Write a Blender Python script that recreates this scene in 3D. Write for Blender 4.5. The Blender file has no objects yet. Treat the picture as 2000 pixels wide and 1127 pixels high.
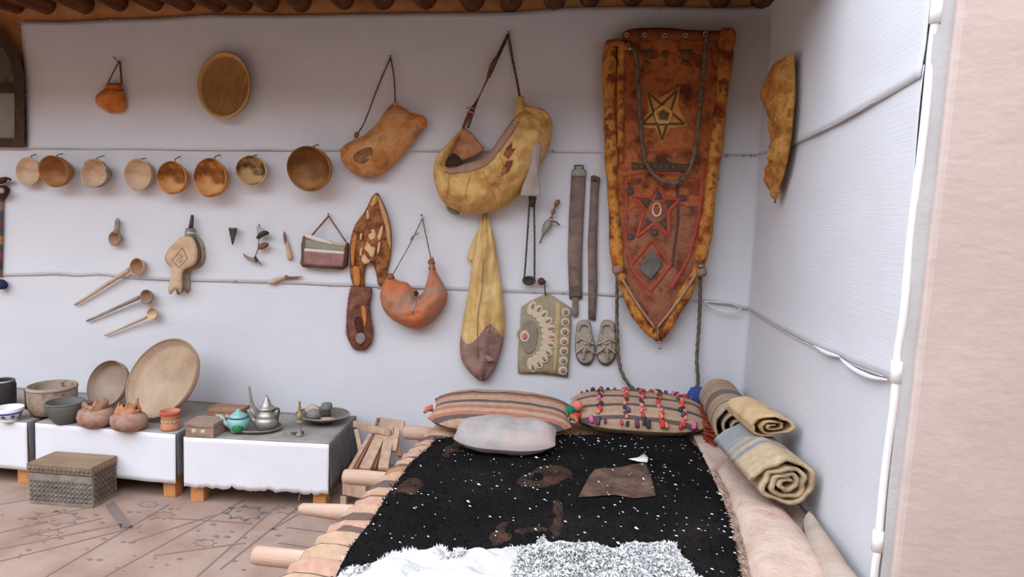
import bpy, math, random
import numpy as np
from mathutils import Vector, Matrix, noise, geometry

random.seed(7)
scene = bpy.context.scene
col = scene.collection
PI = math.pi

# ------------------------------------------------------------------ camera
F, PITCH, YAW, ROLL = 1297.27, 0.1048, 0.1312, -0.0346
CAM = Vector((-0.7632, -3.5057, 1.45))
_cy, _sy, _cp, _sp = math.cos(YAW), math.sin(YAW), math.cos(PITCH), math.sin(PITCH)
FWD = Vector((-_sy * _cp, _cy * _cp, -_sp))
_r = Vector((_cy, _sy, 0)); _u = _r.cross(FWD)
RIGHT = _r * math.cos(ROLL) - _u * math.sin(ROLL)
UP = _r * math.sin(ROLL) + _u * math.cos(ROLL)
cd = bpy.data.cameras.new('camera'); cam = bpy.data.objects.new('camera', cd); col.objects.link(cam)
cd.sensor_width = 36.0; cd.lens = F * 36.0 / 2000.0; cd.clip_start = 0.05
cam.matrix_world = Matrix(((RIGHT.x, UP.x, -FWD.x, CAM.x), (RIGHT.y, UP.y, -FWD.y, CAM.y),
                           (RIGHT.z, UP.z, -FWD.z, CAM.z), (0, 0, 0, 1)))
scene.camera = cam

# ------------------------------------------------------------------ sky, sun, exposure
w = bpy.data.worlds.new('sky'); scene.world = w; w.use_nodes = True
bg = w.node_tree.nodes['Background']; bg.inputs[0].default_value = (0.79, 0.87, 1.0, 1); bg.inputs[1].default_value = 4.0
sd = bpy.data.lights.new('sun', 'SUN'); sd.energy = 0.3; sd.angle = 0.009; sd.color = (1, 0.94, 0.85)
sun = bpy.data.objects.new('sun', sd); col.objects.link(sun)
sun.rotation_euler = Vector((-0.35, -0.55, -0.95)).to_track_quat('-Z', 'Y').to_euler()
scene.view_settings.view_transform = 'Standard'; scene.view_settings.look = 'None'
scene.view_settings.exposure = 0.35; scene.view_settings.gamma = 1.0
scene.view_settings.use_curve_mapping = False

# ------------------------------------------------------------------ where things stand
def ray(px, py):
    return FWD + RIGHT * ((px - 1000) / F) - UP * ((py - 563.5) / F)
def W(px, py, off=0.02):                       # a point hanging off the back wall by off metres
    d = ray(px, py); t = (-off - CAM.y) / d.y; return CAM + d * t
def RW(px, py, off=0.02):                      # the same off the right wall
    d = ray(px, py); t = (-off - CAM.x) / d.x; return CAM + d * t
def Z(px, py, z=0.0):                          # a point at height z
    d = ray(px, py); t = (z - CAM.z) / d.z; return CAM + d * t
def wscale(off=0.05): return F / (3.5057 - off)

# ------------------------------------------------------------------ materials
def lin(c):
    o = []
    for v in c:
        v /= 255.0; o.append(v / 12.92 if v <= 0.04045 else ((v + 0.055) / 1.055) ** 2.4)
    return (*o, 1)
MATS = {}
def M(name, cols, scale=6, rough=0.85, bump=0.25, stretch=(1, 1, 1), metal=0, fine=60, lo=0.32, hi=0.68, coord='Object', spec=0.25):
    if name in MATS: return MATS[name]
    m = bpy.data.materials.new(name); MATS[name] = m; m.use_nodes = True
    nt = m.node_tree; n = nt.nodes; L = nt.links
    b = n['Principled BSDF']; b.inputs['Roughness'].default_value = rough; b.inputs['Metallic'].default_value = metal
    b.inputs['Specular IOR Level'].default_value = spec
    tc = n.new('ShaderNodeTexCoord'); mp = n.new('ShaderNodeMapping'); mp.inputs['Scale'].default_value = stretch
    L.new(tc.outputs[coord], mp.inputs[0])
    nz = n.new('ShaderNodeTexNoise'); nz.inputs['Scale'].default_value = scale; nz.inputs['Detail'].default_value = 6
    nz.inputs['Roughness'].default_value = 0.62
    L.new(mp.outputs[0], nz.inputs['Vector'])
    cr_ = n.new('ShaderNodeValToRGB'); e = cr_.color_ramp.elements
    k = len(cols)
    while len(e) < k: e.new(0.5)
    for i, c in enumerate(cols):
        e[i].position = lo + (hi - lo) * i / max(1, k - 1); e[i].color = lin(c)
    L.new(nz.outputs[0], cr_.inputs[0]); L.new(cr_.outputs[0], b.inputs['Base Color'])
    if bump:
        f = n.new('ShaderNodeTexNoise'); f.inputs['Scale'].default_value = fine; f.inputs['Detail'].default_value = 4
        L.new(mp.outputs[0], f.inputs['Vector'])
        bp = n.new('ShaderNodeBump'); bp.inputs['Strength'].default_value = bump; bp.inputs['Distance'].default_value = 0.01
        L.new(f.outputs[0], bp.inputs['Height']); L.new(bp.outputs[0], b.inputs['Normal'])
    return m
def stripes(name, axis, bands, scale_noise=8, rough=0.9, wobble=0.01, bump=0.3):
    """bands: list of (position in metres along the object's own axis, colour), constant between stops"""
    m = bpy.data.materials.new(name); MATS[name] = m; m.use_nodes = True
    nt = m.node_tree; n = nt.nodes; L = nt.links; b = n['Principled BSDF']; b.inputs['Roughness'].default_value = rough
    b.inputs['Specular IOR Level'].default_value = 0.1
    tc = n.new('ShaderNodeTexCoord'); sp = n.new('ShaderNodeSeparateXYZ'); L.new(tc.outputs['Object'], sp.inputs[0])
    nz = n.new('ShaderNodeTexNoise'); nz.inputs['Scale'].default_value = scale_noise; nz.inputs['Detail'].default_value = 3
    L.new(tc.outputs['Object'], nz.inputs['Vector'])
    a = n.new('ShaderNodeMath'); a.operation = 'MULTIPLY_ADD'; a.inputs[1].default_value = wobble * 2; a.inputs[2].default_value = -wobble
    L.new(nz.outputs[0], a.inputs[0])
    s = n.new('ShaderNodeMath'); s.operation = 'ADD'; L.new(sp.outputs[axis], s.inputs[0]); L.new(a.outputs[0], s.inputs[1])
    p0, p1 = bands[0][0], bands[-1][0] + 0.02
    mr = n.new('ShaderNodeMapRange'); mr.inputs[1].default_value = p0; mr.inputs[2].default_value = p1
    L.new(s.outputs[0], mr.inputs[0])
    r = n.new('ShaderNodeValToRGB'); r.color_ramp.interpolation = 'CONSTANT'; e = r.color_ramp.elements
    bands = bands[:32]
    while len(e) < len(bands): e.new(0.5)
    for i, (p, c) in enumerate(bands):
        e[i].position = min(1, max(0, (p - p0) / (p1 - p0))); e[i].color = lin(c)
    L.new(mr.outputs[0], r.inputs[0])
    n2 = n.new('ShaderNodeTexNoise'); n2.inputs['Scale'].default_value = 40; n2.inputs['Detail'].default_value = 5
    L.new(tc.outputs['Object'], n2.inputs['Vector'])
    mx = n.new('ShaderNodeMix'); mx.data_type = 'RGBA'; mx.blend_type = 'MULTIPLY'; mx.inputs[0].default_value = 0.55
    L.new(r.outputs[0], mx.inputs[6]); L.new(n2.outputs[0], mx.inputs[7])
    gm = n.new('ShaderNodeBrightContrast'); gm.inputs[1].default_value = 0.05
    L.new(mx.outputs[2], gm.inputs[0]); L.new(gm.outputs[0], b.inputs['Base Color'])
    bp = n.new('ShaderNodeBump'); bp.inputs['Strength'].default_value = bump; bp.inputs['Distance'].default_value = 0.006
    L.new(n2.outputs[0], bp.inputs['Height']); L.new(bp.outputs[0], b.inputs['Normal'])
    return m

# ------------------------------------------------------------------ building helpers
def tag(o, label=None, cat=None, group=None, kind=None):
    if label: o['label'] = label
    if cat: o['category'] = cat
    if group: o['group'] = group
    if kind: o['kind'] = kind
    return o
def worldloc(o):
    v = Vector((0, 0, 0))
    while o: v += o.location; o = o.parent
    return v
def thing(name, loc, label, cat, group=None):
    o = bpy.data.objects.new(name, None); col.objects.link(o); o.location = loc; o.empty_display_size = 0.02
    return tag(o, label, cat, group)
def mk(name, verts, faces, mat, parent=None, smooth=True, mi=None, origin=None):
    vs = np.array([tuple(v) for v in verts], dtype=float)
    if origin is None:
        c = (vs.min(0) + vs.max(0)) / 2
        if parent is None: c[2] = vs[:, 2].min()
    else: c = np.array(tuple(origin))
    me = bpy.data.meshes.new(name); me.from_pydata((vs - c).tolist(), [], faces)
    ms = mat if isinstance(mat, (list, tuple)) else [mat]
    for m in ms: me.materials.append(m)
    if mi is not None: me.polygons.foreach_set('material_index', mi)
    me.polygons.foreach_set('use_smooth', [smooth] * len(me.polygons)); me.update()
    o = bpy.data.objects.new(name, me); col.objects.link(o)
    if parent: o.parent = parent; o.location = Vector(c) - worldloc(parent)
    else: o.location = Vector(c)
    return o
def put_copy(o, loc, parent=None, rot=None, scale=None, name=None):
    c = o.copy(); col.objects.link(c); c.parent = parent
    c.location = loc - (worldloc(parent) if parent else Vector())
    if rot: c.rotation_euler = rot
    if scale: c.scale = scale
    if name: c.name = name
    return c
def cr(pts, n, closed=False):
    P = [np.array(p, float) for p in pts]; k = len(P); out = []
    segs = k if closed else k - 1
    for i in range(n):
        x = i * segs / (n if closed else n - 1); j = min(int(x), segs - 1); t = x - j
        if closed: a, b, c, d = P[(j - 1) % k], P[j], P[(j + 1) % k], P[(j + 2) % k]
        else:
            b, c = P[j], P[j + 1]; a = P[j - 1] if j else 2 * b - c; d = P[j + 2] if j + 2 < k else 2 * c - b
        out.append(0.5 * (2 * b + (c - a) * t + (2 * a - 5 * b + 4 * c - d) * t * t + (3 * b - a - 3 * c + d) * t ** 3))
    return out
def frame(a):
    a = Vector(a).normalized(); u = a.orthogonal().normalized()
    if abs(a.z) < 0.9: u = Vector((0, 0, 1)).cross(a).normalized()
    else: u = Vector((1, 0, 0)); u = (u - a * u.dot(a)).normalized()
    return a, u, a.cross(u)
def lathe(name, prof, c, axis, mat, parent=None, seg=36, squash=(1, 1), jit=None, smooth=True, mi=None):
    a, u, v = frame(axis); V = []; Fc = []; c = Vector(c)
    for k, (r, h) in enumerate(prof):
        for s in range(seg):
            th = 2 * PI * s / seg; rr, hh = max(r, 2e-4), h
            if jit: dr, dh = jit(th, k); rr += dr; hh += dh
            V.append(c + a * hh + u * (rr * squash[0] * math.cos(th)) + v * (rr * squash[1] * math.sin(th)))
    for k in range(len(prof) - 1):
        for s in range(seg):
            t = (s + 1) % seg; Fc.append((k * seg + s, k * seg + t, (k + 1) * seg + t, (k + 1) * seg + s))
    n0 = (len(prof) - 1) * seg; ring = prof[0][0] > 2e-3 and prof[-1][0] > 2e-3
    if ring:
        for s in range(seg): t = (s + 1) % seg; Fc.append((n0 + s, n0 + t, t, s))
    else: Fc.append(tuple(reversed(range(seg)))); Fc.append(tuple(range(n0, n0 + seg)))
    m_i = None
    if mi: m_i = [mi[k] for k in range(len(prof) - 1) for s in range(seg)] + [mi[0], mi[-1]]
    return mk(name, V, Fc, mat, parent, smooth, m_i)
def tubegeo(path, rad, seg=8, twist=0.0, lobes=0, amp=0.18):
    V, Fc = [], []; P = [Vector(p) for p in path]; n = len(P); s_acc = 0; prev = None
    for i in range(n):
        d = (P[min(i + 1, n - 1)] - P[max(i - 1, 0)]).normalized()
        if prev is None: a, u, v = frame(d)
        else: u = (prev - d * prev.dot(d)).normalized(); v = d.cross(u)
        prev = u
        if i: s_acc += (P[i] - P[i - 1]).length
        r = rad(i / (n - 1)) if callable(rad) else rad
        for s in range(seg):
            th = 2 * PI * s / seg; q = r * (1 + (amp * math.cos(lobes * th + twist * s_acc) if lobes else 0))
            V.append(P[i] + u * (q * math.cos(th)) + v * (q * math.sin(th)))
    for i in range(n - 1):
        for s in range(seg):
            t = (s + 1) % seg; Fc.append((i * seg + s, i * seg + t, (i + 1) * seg + t, (i + 1) * seg + s))
    Fc.append(tuple(reversed(range(seg)))); Fc.append(tuple(range((n - 1) * seg, n * seg)))
    return V, Fc
def tube(name, path, rad, mat, parent=None, seg=8, **k):
    V, Fc = tubegeo(path, rad, seg, **k); return mk(name, V, Fc, mat, parent)
def rope(name, path, rad, mat, parent=None, n=None, pitch=0.03):
    L = sum((Vector(path[i + 1]) - Vector(path[i])).length for i in range(len(path) - 1))
    n = n or max(12, int(L / 0.006)); pts = cr([tuple(p) for p in path], n)
    return tube(name, pts, rad, mat, parent, seg=9, lobes=3, twist=2 * PI / pitch, amp=0.22)
def joined(name, geos, mat, parent=None, smooth=True):
    V, Fc = [], []
    for v, f in geos:
        b = len(V); V += list(v); Fc += [tuple(i + b for i in q) for q in f]
    return mk(name, V, Fc, mat, parent, smooth)
def boxgeo(o, ex, ey, ez, bev=0.0):
    """box from corner o with three edge vectors; bev chamfers every edge"""
    o = Vector(o); E = [Vector(ex), Vector(ey), Vector(ez)]
    if not bev:
        V = [o + E[0] * i + E[1] * j + E[2] * k for k in (0, 1) for j in (0, 1) for i in (0, 1)]
        return V, [(0, 2, 3, 1), (4, 5, 7, 6), (0, 1, 5, 4), (2, 6, 7, 3), (0, 4, 6, 2), (1, 3, 7, 5)]
    import bmesh
    bm = bmesh.new(); V, Fc = boxgeo(o, ex, ey, ez)
    vs = [bm.verts.new(v) for v in V]; [bm.faces.new([vs[i] for i in f]) for f in Fc]
    bmesh.ops.recalc_face_normals(bm, faces=bm.faces)
    bmesh.ops.bevel(bm, geom=list(bm.edges), offset=bev, segments=2, affect='EDGES', profile=0.6)
    bm.verts.index_update(); V = [v.co.copy() for v in bm.verts]; Fc = [tuple(v.index for v in f.verts) for f in bm.faces]
    bm.free(); return V, Fc
def box(name, o, ex, ey, ez, mat, parent=None, bev=0.004):
    V, Fc = boxgeo(o, ex, ey, ez, bev); return mk(name, V, Fc, mat, parent, False)
def edge_dist(P, poly):
    A = np.array(poly); B = np.roll(A, -1, 0); d = B - A; L2 = (d ** 2).sum(1) + 1e-12
    q = P[:, None, :] - A[None]; t = np.clip((q * d[None]).sum(2) / L2, 0, 1)
    return np.sqrt((((q - t[..., None] * d[None])) ** 2).sum(2).min(1))
def puff(name, outline, place, hgt, res, mat, parent=None, smooth_n=0, closed_back=True, mfun=None, origin=None, smooth=True):
    """an outlined sheet with a relief front: place(u, v, h), h = 0 is the back, hgt(d, u, v) the front"""
    poly = [tuple(p) for p in (cr(outline, smooth_n, True) if smooth_n else outline)]
    A = np.array(poly); lo, hi = A.min(0), A.max(0)
    if ((A * np.roll(A, -1, 0)[:, ::-1]) * [1, -1]).sum() < 0: poly = poly[::-1]; A = A[::-1]
    gx = np.arange(lo[0], hi[0], res); gy = np.arange(lo[1], hi[1], res)
    G = np.array([(x + (res / 2 if j % 2 else 0), y) for j, y in enumerate(gy) for x in gx])
    B = np.roll(A, -1, 0); inside = np.zeros(len(G), bool)
    for (x1, y1), (x2, y2) in zip(A, B):
        c = ((y1 > G[:, 1]) != (y2 > G[:, 1])); xi = (x2 - x1) * (G[:, 1] - y1) / (y2 - y1 + 1e-12) + x1
        inside ^= c & (G[:, 0] < xi)
    G = G[inside]
    if len(G): G = G[edge_dist(G, poly) > res * 0.45]
    pts = [Vector(p) for p in poly] + [Vector(p) for p in G]; k = len(poly)
    vv, ee, ff, *_ = geometry.delaunay_2d_cdt(pts, [], [list(range(k))], 1, 1e-6)
    D = edge_dist(np.array([tuple(v) for v in vv]), poly); nV = len(vv)
    V = [place(v.x, v.y, hgt(d, v.x, v.y)) for v, d in zip(vv, D)]; Fc = [tuple(f) for f in ff]
    mi = [mfun(*(sum((vv[i] for i in f), Vector((0, 0))) / 3)) for f in Fc] if mfun else None
    if closed_back:
        V += [place(v.x, v.y, 0) for v in vv]; cnt = {}
        for f in ff:
            for a, b in zip(f, list(f[1:]) + [f[0]]): cnt[(a, b)] = cnt.get((a, b), 0) + 1
        Fc += [tuple(i + nV for i in reversed(f)) for f in ff]
        sides = [(b, a, a + nV, b + nV) for (a, b) in cnt if (b, a) not in cnt]; Fc += sides
        if mi is not None: mi = mi + mi + [0] * len(sides)
    o = mk(name, V, Fc, mat, parent, smooth, mi, origin)
    import bmesh
    bm = bmesh.new(); bm.from_mesh(o.data); bmesh.ops.recalc_face_normals(bm, faces=bm.faces); bm.to_mesh(o.data); bm.free()
    return o
def wallplace(off, plane=None):
    pl = plane or W
    ax = Vector((0, -1, 0)) if pl is W else Vector((-1, 0, 0))
    return lambda u, v, h: pl(u, v, off) + ax * h
def slab(name, outline, off, th, mat, parent=None, smooth_n=0, res=None, bulge=0.0, wr=0.0, plane=None, mfun=None, edge=4.0):
    A = np.array(outline); res = res or max(3.0, (A.max(0) - A.min(0)).max() / 22)
    def h(d, u, v):
        e = min(1, d / edge); e = math.sqrt(1 - (1 - e) ** 2)
        return th * (0.45 + 0.55 * e) + bulge * (1 - math.exp(-d / 14)) + wr * noise.noise(Vector((u * 0.06, v * 0.06, 3.1))) * e
    return puff(name, outline, wallplace(off, plane), h, res, mat, parent, smooth_n, mfun=mfun)
class Loft:
    """puffed shape given by pairs of edge points (Lx, Ly, Rx, Ry, thickness) along its length, hung on a wall"""
    def __init__(s, name, st, off, mat, parent=None, n=44, m=18, p=0.55, wr=0.006, ws=14, plane=None, mfun=None, folds=0):
        pl = plane or W; ax = Vector((0, -1, 0)) if pl is W else Vector((-1, 0, 0))
        A = cr(st, n); V = []; s.n, s.m = n, m; s.ax = ax
        for i, a in enumerate(A):
            for j in range(m + 1):
                t = j / m; b = max(0, math.sin(PI * t)) ** p
                q = pl(a[0] + (a[2] - a[0]) * t, a[1] + (a[3] - a[1]) * t, off)
                w_ = wr * noise.fractal(q * ws, 1.0, 2.0, 3) * (0.3 + b)
                if folds: w_ += wr * 0.8 * math.sin(t * folds * PI + 3 * noise.noise(q * 5)) * b
                V.append(q + ax * (max(0.0, a[4]) * b + w_))
        s.V = list(V)
        for i, a in enumerate(A):
            for j in range(m + 1):
                t = j / m; b = max(0, math.sin(PI * t)) ** p
                q = pl(a[0] + (a[2] - a[0]) * t, a[1] + (a[3] - a[1]) * t, off)
                V.append(q - ax * min(off - 0.016, 0.5 * max(0, a[4]) * b + 0.003))
        k = n * (m + 1); Fc = []; mi = []
        for i in range(n - 1):
            for j in range(m):
                x = i * (m + 1) + j; y = x + m + 1; c = mfun(i / (n - 1), j / m) if mfun else 0
                Fc.append((x, x + 1, y + 1, y)); Fc.append((x + k, y + k, y + k + 1, x + k + 1)); mi += [c, c]
            for j in (0, m):
                x = i * (m + 1) + j; y = x + m + 1; Fc.append((x, y, y + k, x + k)); mi.append(mfun(i / (n - 1), j / m) if mfun else 0)
        for i in (0, n - 1):
            for j in range(m):
                x = i * (m + 1) + j; Fc.append((x, x + 1, x + 1 + k, x + k)); mi.append(mfun(i / (n - 1), 0) if mfun else 0)
        s.obj = mk(name, V, Fc, mat, parent, True, mi)
        import bmesh
        bm = bmesh.new(); bm.from_mesh(s.obj.data); bmesh.ops.recalc_face_normals(bm, faces=bm.faces); bm.to_mesh(s.obj.data); bm.free()
    def at(s, x, y, lift=0.0):
        fx = min(max(x, 0), 1) * (s.n - 1); fy = min(max(y, 0), 1) * s.m
        i, j = min(int(fx), s.n - 2), min(int(fy), s.m - 1); u, v = fx - i, fy - j; g = lambda a, b: s.V[a * (s.m + 1) + b]
        return (g(i, j) * (1 - u) * (1 - v) + g(i + 1, j) * u * (1 - v) + g(i, j + 1) * (1 - u) * v + g(i + 1, j + 1) * u * v) + s.ax * lift
    def patch(s, name, outline, mat, parent, th=0.003, res=0.02, smooth_n=0):
        sc = 1.0
        return puff(name, outline, lambda u, v, h: s.at(u, v, h), lambda d, u, v: th, res, mat, parent, smooth_n)
def nail(px, py, parent, r=0.004, L=0.05, drop=0.0):
    b = W(px, py, 0.0); tip = W(px, py, L) + Vector((0, 0, 0.004))
    return tube('nail', [b, tip], r, M('rusty_iron', [(60, 48, 42), (86, 70, 60)], 30, 0.7), parent, 6)

# ================================================================== the place
m_plaster = M('brown_plaster', [(164, 108, 66), (188, 130, 82), (204, 148, 98)], 5, 0.95, 0.35, fine=40)
m_pink = M('pink_plaster', [(194, 175, 165), (200, 181, 171), (206, 188, 178)], 3.5, 0.95, 0.0)
def plaster_relief(m):
    nt = m.node_tree; n = nt.nodes; L = nt.links; b = n['Principled BSDF']; tc = n.new('ShaderNodeTexCoord')
    mp = n.new('ShaderNodeMapping'); mp.inputs['Scale'].default_value = (13, 13, 24); mp.inputs['Rotation'].default_value = (0, 0.35, 0)
    L.new(tc.outputs['Object'], mp.inputs[0])
    a = n.new('ShaderNodeTexNoise'); a.inputs['Scale'].default_value = 1.6; a.inputs['Detail'].default_value = 7
    L.new(mp.outputs[0], a.inputs['Vector'])
    v = n.new('ShaderNodeTexVoronoi'); v.inputs['Scale'].default_value = 0.7; L.new(mp.outputs[0], v.inputs['Vector'])
    r = n.new('ShaderNodeMapRange'); r.inputs[1].default_value = 0.0; r.inputs[2].default_value = 0.18; L.new(v.outputs[0], r.inputs[0])
    s = n.new('ShaderNodeMath'); s.operation = 'MULTIPLY_ADD'; s.inputs[1].default_value = 0.25; L.new(r.outputs[0], s.inputs[0]); L.new(a.outputs[0], s.inputs[2])
    bp = n.new('ShaderNodeBump'); bp.inputs['Strength'].default_value = 0.22; bp.inputs['Distance'].default_value = 0.012
    L.new(s.outputs[0], bp.inputs['Height']); L.new(bp.outputs[0], b.inputs['Normal'])
plaster_relief(m_pink)
def struct(name, o, ex, ey, ez, mat, bev=0): 
    b = box(name, o, ex, ey, ez, mat, None, bev); b['kind'] = 'structure'; return b
struct('wall_back', (-9, 0, -0.1), (9.0, 0, 0), (0, 0.4, 0), (0, 0, 3.2), m_plaster)
struct('wall_right', (0, -1.742, -0.1), (1.4, 0, 0), (0, 2.142, 0), (0, 0, 3.2), M('pale_plaster', [(186, 184, 182), (200, 198, 196)], 5, .95, .2))
pier = struct('trim_1', (0.012, -1.765, -0.1), (0.9, 0, 0), (0, 0.045, 0), (0.045, 0, 3.2), m_pink, 0.012)
pier['label'] = 'pink plastered end face of the right wall'
struct('light_blocker_right', (0.9, -9, -0.1), (0.5, 0, 0), (0, 7.28, 0), (0, 0, 3.6), m_pink)  # unseen wall, added to stop light coming in from the right
m_ground = M('courtyard_earth', [(84, 68, 54), (98, 80, 64)], 2, 0.95, 0.2)
struct('ground', (-30, -30, -0.14), (31, 0, 0), (0, 26.7, 0), (0, 0, 0.1), m_ground)

m_far = M('sky_blocker_brown', [(112, 84, 62), (128, 98, 74)], 2, 0.95, 0)  # brown for the unseen walls added to block the sky
struct('sky_blocker_left', (-13.5, -10.5, -0.1), (0.5, 0, 0), (0, 10.9, 0), (0, 0, 5.2), m_far)  # unseen, added to block the low sky on the left
struct('sky_blocker_far', (-13.5, -11, -0.1), (15, 0, 0), (0, 0.5, 0), (0, 0, 5.2), m_far)  # unseen, added to cut off low sky and darken the wall top
struct('sky_blocker_behind', (-0.9, -6.6, -0.1), (2.3, 0, 0), (0, 0.5, 0), (0, 0, 4.2), m_far)  # unseen block behind the camera, added so light comes mainly from the left

# floor: printed covering, pale brown with marquetry-like lines
def floor_mat():
    m = M('printed_floor', [(138, 112, 98), (154, 126, 110), (162, 138, 123), (146, 119, 104)], 3.2, 0.6, 0.15, fine=90, spec=0.35)
    return m
fl = struct('floor', (-9, -3.3, -0.05), (9.9, 0, 0), (0, 3.3, 0), (0, 0, 0.05), floor_mat())
m_ink = M('floor_ink', [(112, 96, 90), (124, 106, 98), (132, 112, 102)], 40, 0.6, 0, lo=0.25, hi=0.75, coord='Generated')
m_ink2 = M('floor_ink_green', [(82, 86, 84), (100, 102, 96)], 40, 0.6, 0)
m_ink3 = M('floor_ink_red', [(134, 102, 88), (142, 110, 96)], 40, 0.6, 0)
def inlay(name, pts, mat, z=0.0012):
    P = [Z(x, y, z) for x, y in pts]; k = len(P)
    V = P + [p - Vector((0, 0, z - 0.0002)) for p in P]
    Fc = [tuple(range(k))] + [(i, (i + 1) % k, (i + 1) % k + k, i + k) for i in range(k)]
    return mk(name, V, Fc, mat, fl, False)
def inlay_line(x1, y1, x2, y2, wm, mat):
    a, b = Z(x1, y1, 0.0012), Z(x2, y2, 0.0012); d = (b - a).normalized(); s = Vector((-d.y, d.x, 0)) * wm / 2
    V = [a - s, b - s, b + s, a + s]; V = V + [v - Vector((0, 0, 0.001)) for v in V]
    return mk('printed_line', V, [(0, 1, 2, 3), (0, 1, 5, 4), (1, 2, 6, 5), (2, 3, 7, 6), (3, 0, 4, 7)], mat, fl, False)
for a in [(205, 1126, 480, 975), (0, 1096, 255, 1032), (0, 985, 60, 975), (385, 1126, 545, 985), (430, 1112, 590, 985),
          (520, 1040, 660, 960), (560, 1030, 640, 1040), (545, 1060, 620, 1072), (330, 1012, 490, 1022), (40, 1050, 200, 1012), (90, 1126, 330, 985)]:
    inlay_line(*a, 0.010, m_ink)
for a in [(0, 1072, 235, 1024), (60, 1015, 190, 988), (250, 1060, 420, 1005), (300, 1085, 480, 1060), (0, 1040, 90, 1020)]:
    inlay_line(*a, 0.014, m_ink3)
inlay('printed_band', [(205, 988), (222, 978), (262, 1031), (236, 1032)], m_ink)
inlay('printed_band', [(236, 1032), (262, 1031), (240, 1022), (232, 1024)], m_ink)
for cx, cyy, sx, sy in [(478, 1002, 46, 17), (110, 1012, 60, 16), (290, 985, 22, 7), (320, 1006, 24, 9), (560, 995, 26, 10), (95, 1040, 30, 9), (400, 1060, 26, 9)]:
    pts = []
    for k in range(16):
        r = 1 if k % 2 == 0 else 0.62; th = 2 * PI * k / 16; pts.append((cx + sx * r * math.cos(th), cyy + sy * r * math.sin(th)))
    inn = [((x - cx) * 0.72 + cx, (y - cyy) * 0.72 + cyy) for x, y in pts]
    for k in range(0, 16, 2):
        inlay('printed_star_point', [pts[k - 1], pts[k], pts[(k + 1) % 16], inn[k]], m_ink2 if cx == 478 else m_ink)
for k in range(60):
    x, y = random.uniform(0, 560), random.uniform(985, 1120)
    if x < 260 and y < 995: continue
    if x > 480 and y > 1050: continue
    s = random.uniform(4, 9)
    inlay('printed_fleck', [(x, y), (x + s, y - s * .3), (x + s * 1.8, y), (x + s * .9, y + s * .35)], random.choice([m_ink, m_ink3, m_ink]))

# ceiling: boards above round log beams that run into the back wall
m_log = M('dark_log', [(70, 42, 26), (104, 64, 38), (132, 84, 50)], 5, 0.9, 0.4, stretch=(6, 1, 6))
ceil = struct('ceiling', (-9, -1.15, 2.625), (10.3, 0, 0), (0, 1.55, 0), (0, 0, 0.3), M('ceiling_mud', [(112, 68, 36), (138, 86, 48)], 6, 0.95, 0.3))
struct('light_blocker_eave', (-9, -1.2, 2.42), (9.0, 0, 0), (0, 0.08, 0), (0, 0, 0.4), m_log)  # unseen eave beam, added to keep sky light off the upper wall
xs = [W(x, 22, 0).x for x in (95, 170, 235, 300, 360, 425, 480, 530, 590, 670, 745, 830, 925, 1000, 1085, 1150, 1230, 1315, 1405, 1490)]
xs = [xs[0] - 0.2 * k for k in (4, 3, 2, 1)] + xs
for i, x in enumerate(xs):
    r = 0.052 + 0.012 * random.random(); dx = random.uniform(-.03, .03)
    pts = [Vector((x + dx * (t ** 2) + 0.01 * math.sin(5 * t + i), 0.05 - 1.25 * t, 2.572 + 0.008 * math.sin(3 * t + i))) for t in [k / 9 for k in range(10)]]
    V, Fc = tubegeo(pts, r, 12); mk('log_beam', V, Fc, m_log, ceil)

# window at the far left
win = thing('window_1', W(-20, 288, 0), 'dark framed arched window beside the white wall cloth', 'window'); win['kind'] = 'structure'; del win['category']
m_frame = M('dark_window_wood', [(52, 36, 28), (78, 54, 40)], 8, 0.7, 0.3, stretch=(4, 4, 1))
ACX, ACY, AR = -95, 165, 143
def arch(r, yb):
    return [(ACX + r, yb)] + [(ACX + r * math.cos(a), ACY - r * math.sin(a)) for a in [PI * k / 24 for k in range(25)]] + [(ACX - r, yb)]
o_, i_ = arch(AR, 288), arch(AR - 20, 270)
V = [W(x, y, 0.045) for x, y in o_] + [W(x, y, 0.045) for x, y in i_] + [W(x, y, 0.0) for x, y in o_] + [W(x, y, 0.0) for x, y in i_]
k = len(o_); Fc = []
for i in range(k):
    j = (i + 1) % k; Fc += [(i, j, j + k, i + k), (i, i + 2 * k, j + 2 * k, j), (i + k, j + k, j + 3 * k, i + 3 * k)]
mk('window_frame', V, Fc, m_frame, win, False)
def wbar(x0, y0, x1, y1, off, th, mat, nm):
    a, b, c = W(x0, y1, off), W(x1, y1, off), W(x0, y0, off)
    return box(nm, a, b - a, (0, th, 0), c - a, mat, win, 0.003)
wbar(-218, 164, 40, 180, 0.04, 0.03, m_frame, 'transom'); wbar(-100, 45, -90, 272, 0.038, 0.03, m_frame, 'mullion')
m_gl = M('dusty_glass', [(66, 56, 44), (98, 88, 70), (60, 48, 38)], 9, 0.25, 0, spec=0.5)
m_gl2 = M('dusty_glass_pale', [(120, 116, 102), (138, 132, 116)], 6, 0.3, 0, spec=0.5)
pu = arch(AR - 20, 166); mk('pane', [W(x, y, 0.012) for x, y in pu] + [W(x, y, 0.004) for x, y in pu], [tuple(range(k)), tuple(range(k, 2 * k))] + [(i, (i + 1) % k, (i + 1) % k + k, i + k) for i in range(k)], m_gl, win, False)
wbar(-218, 180, 28, 270, 0.014, 0.006, m_gl2, 'pane')

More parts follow.
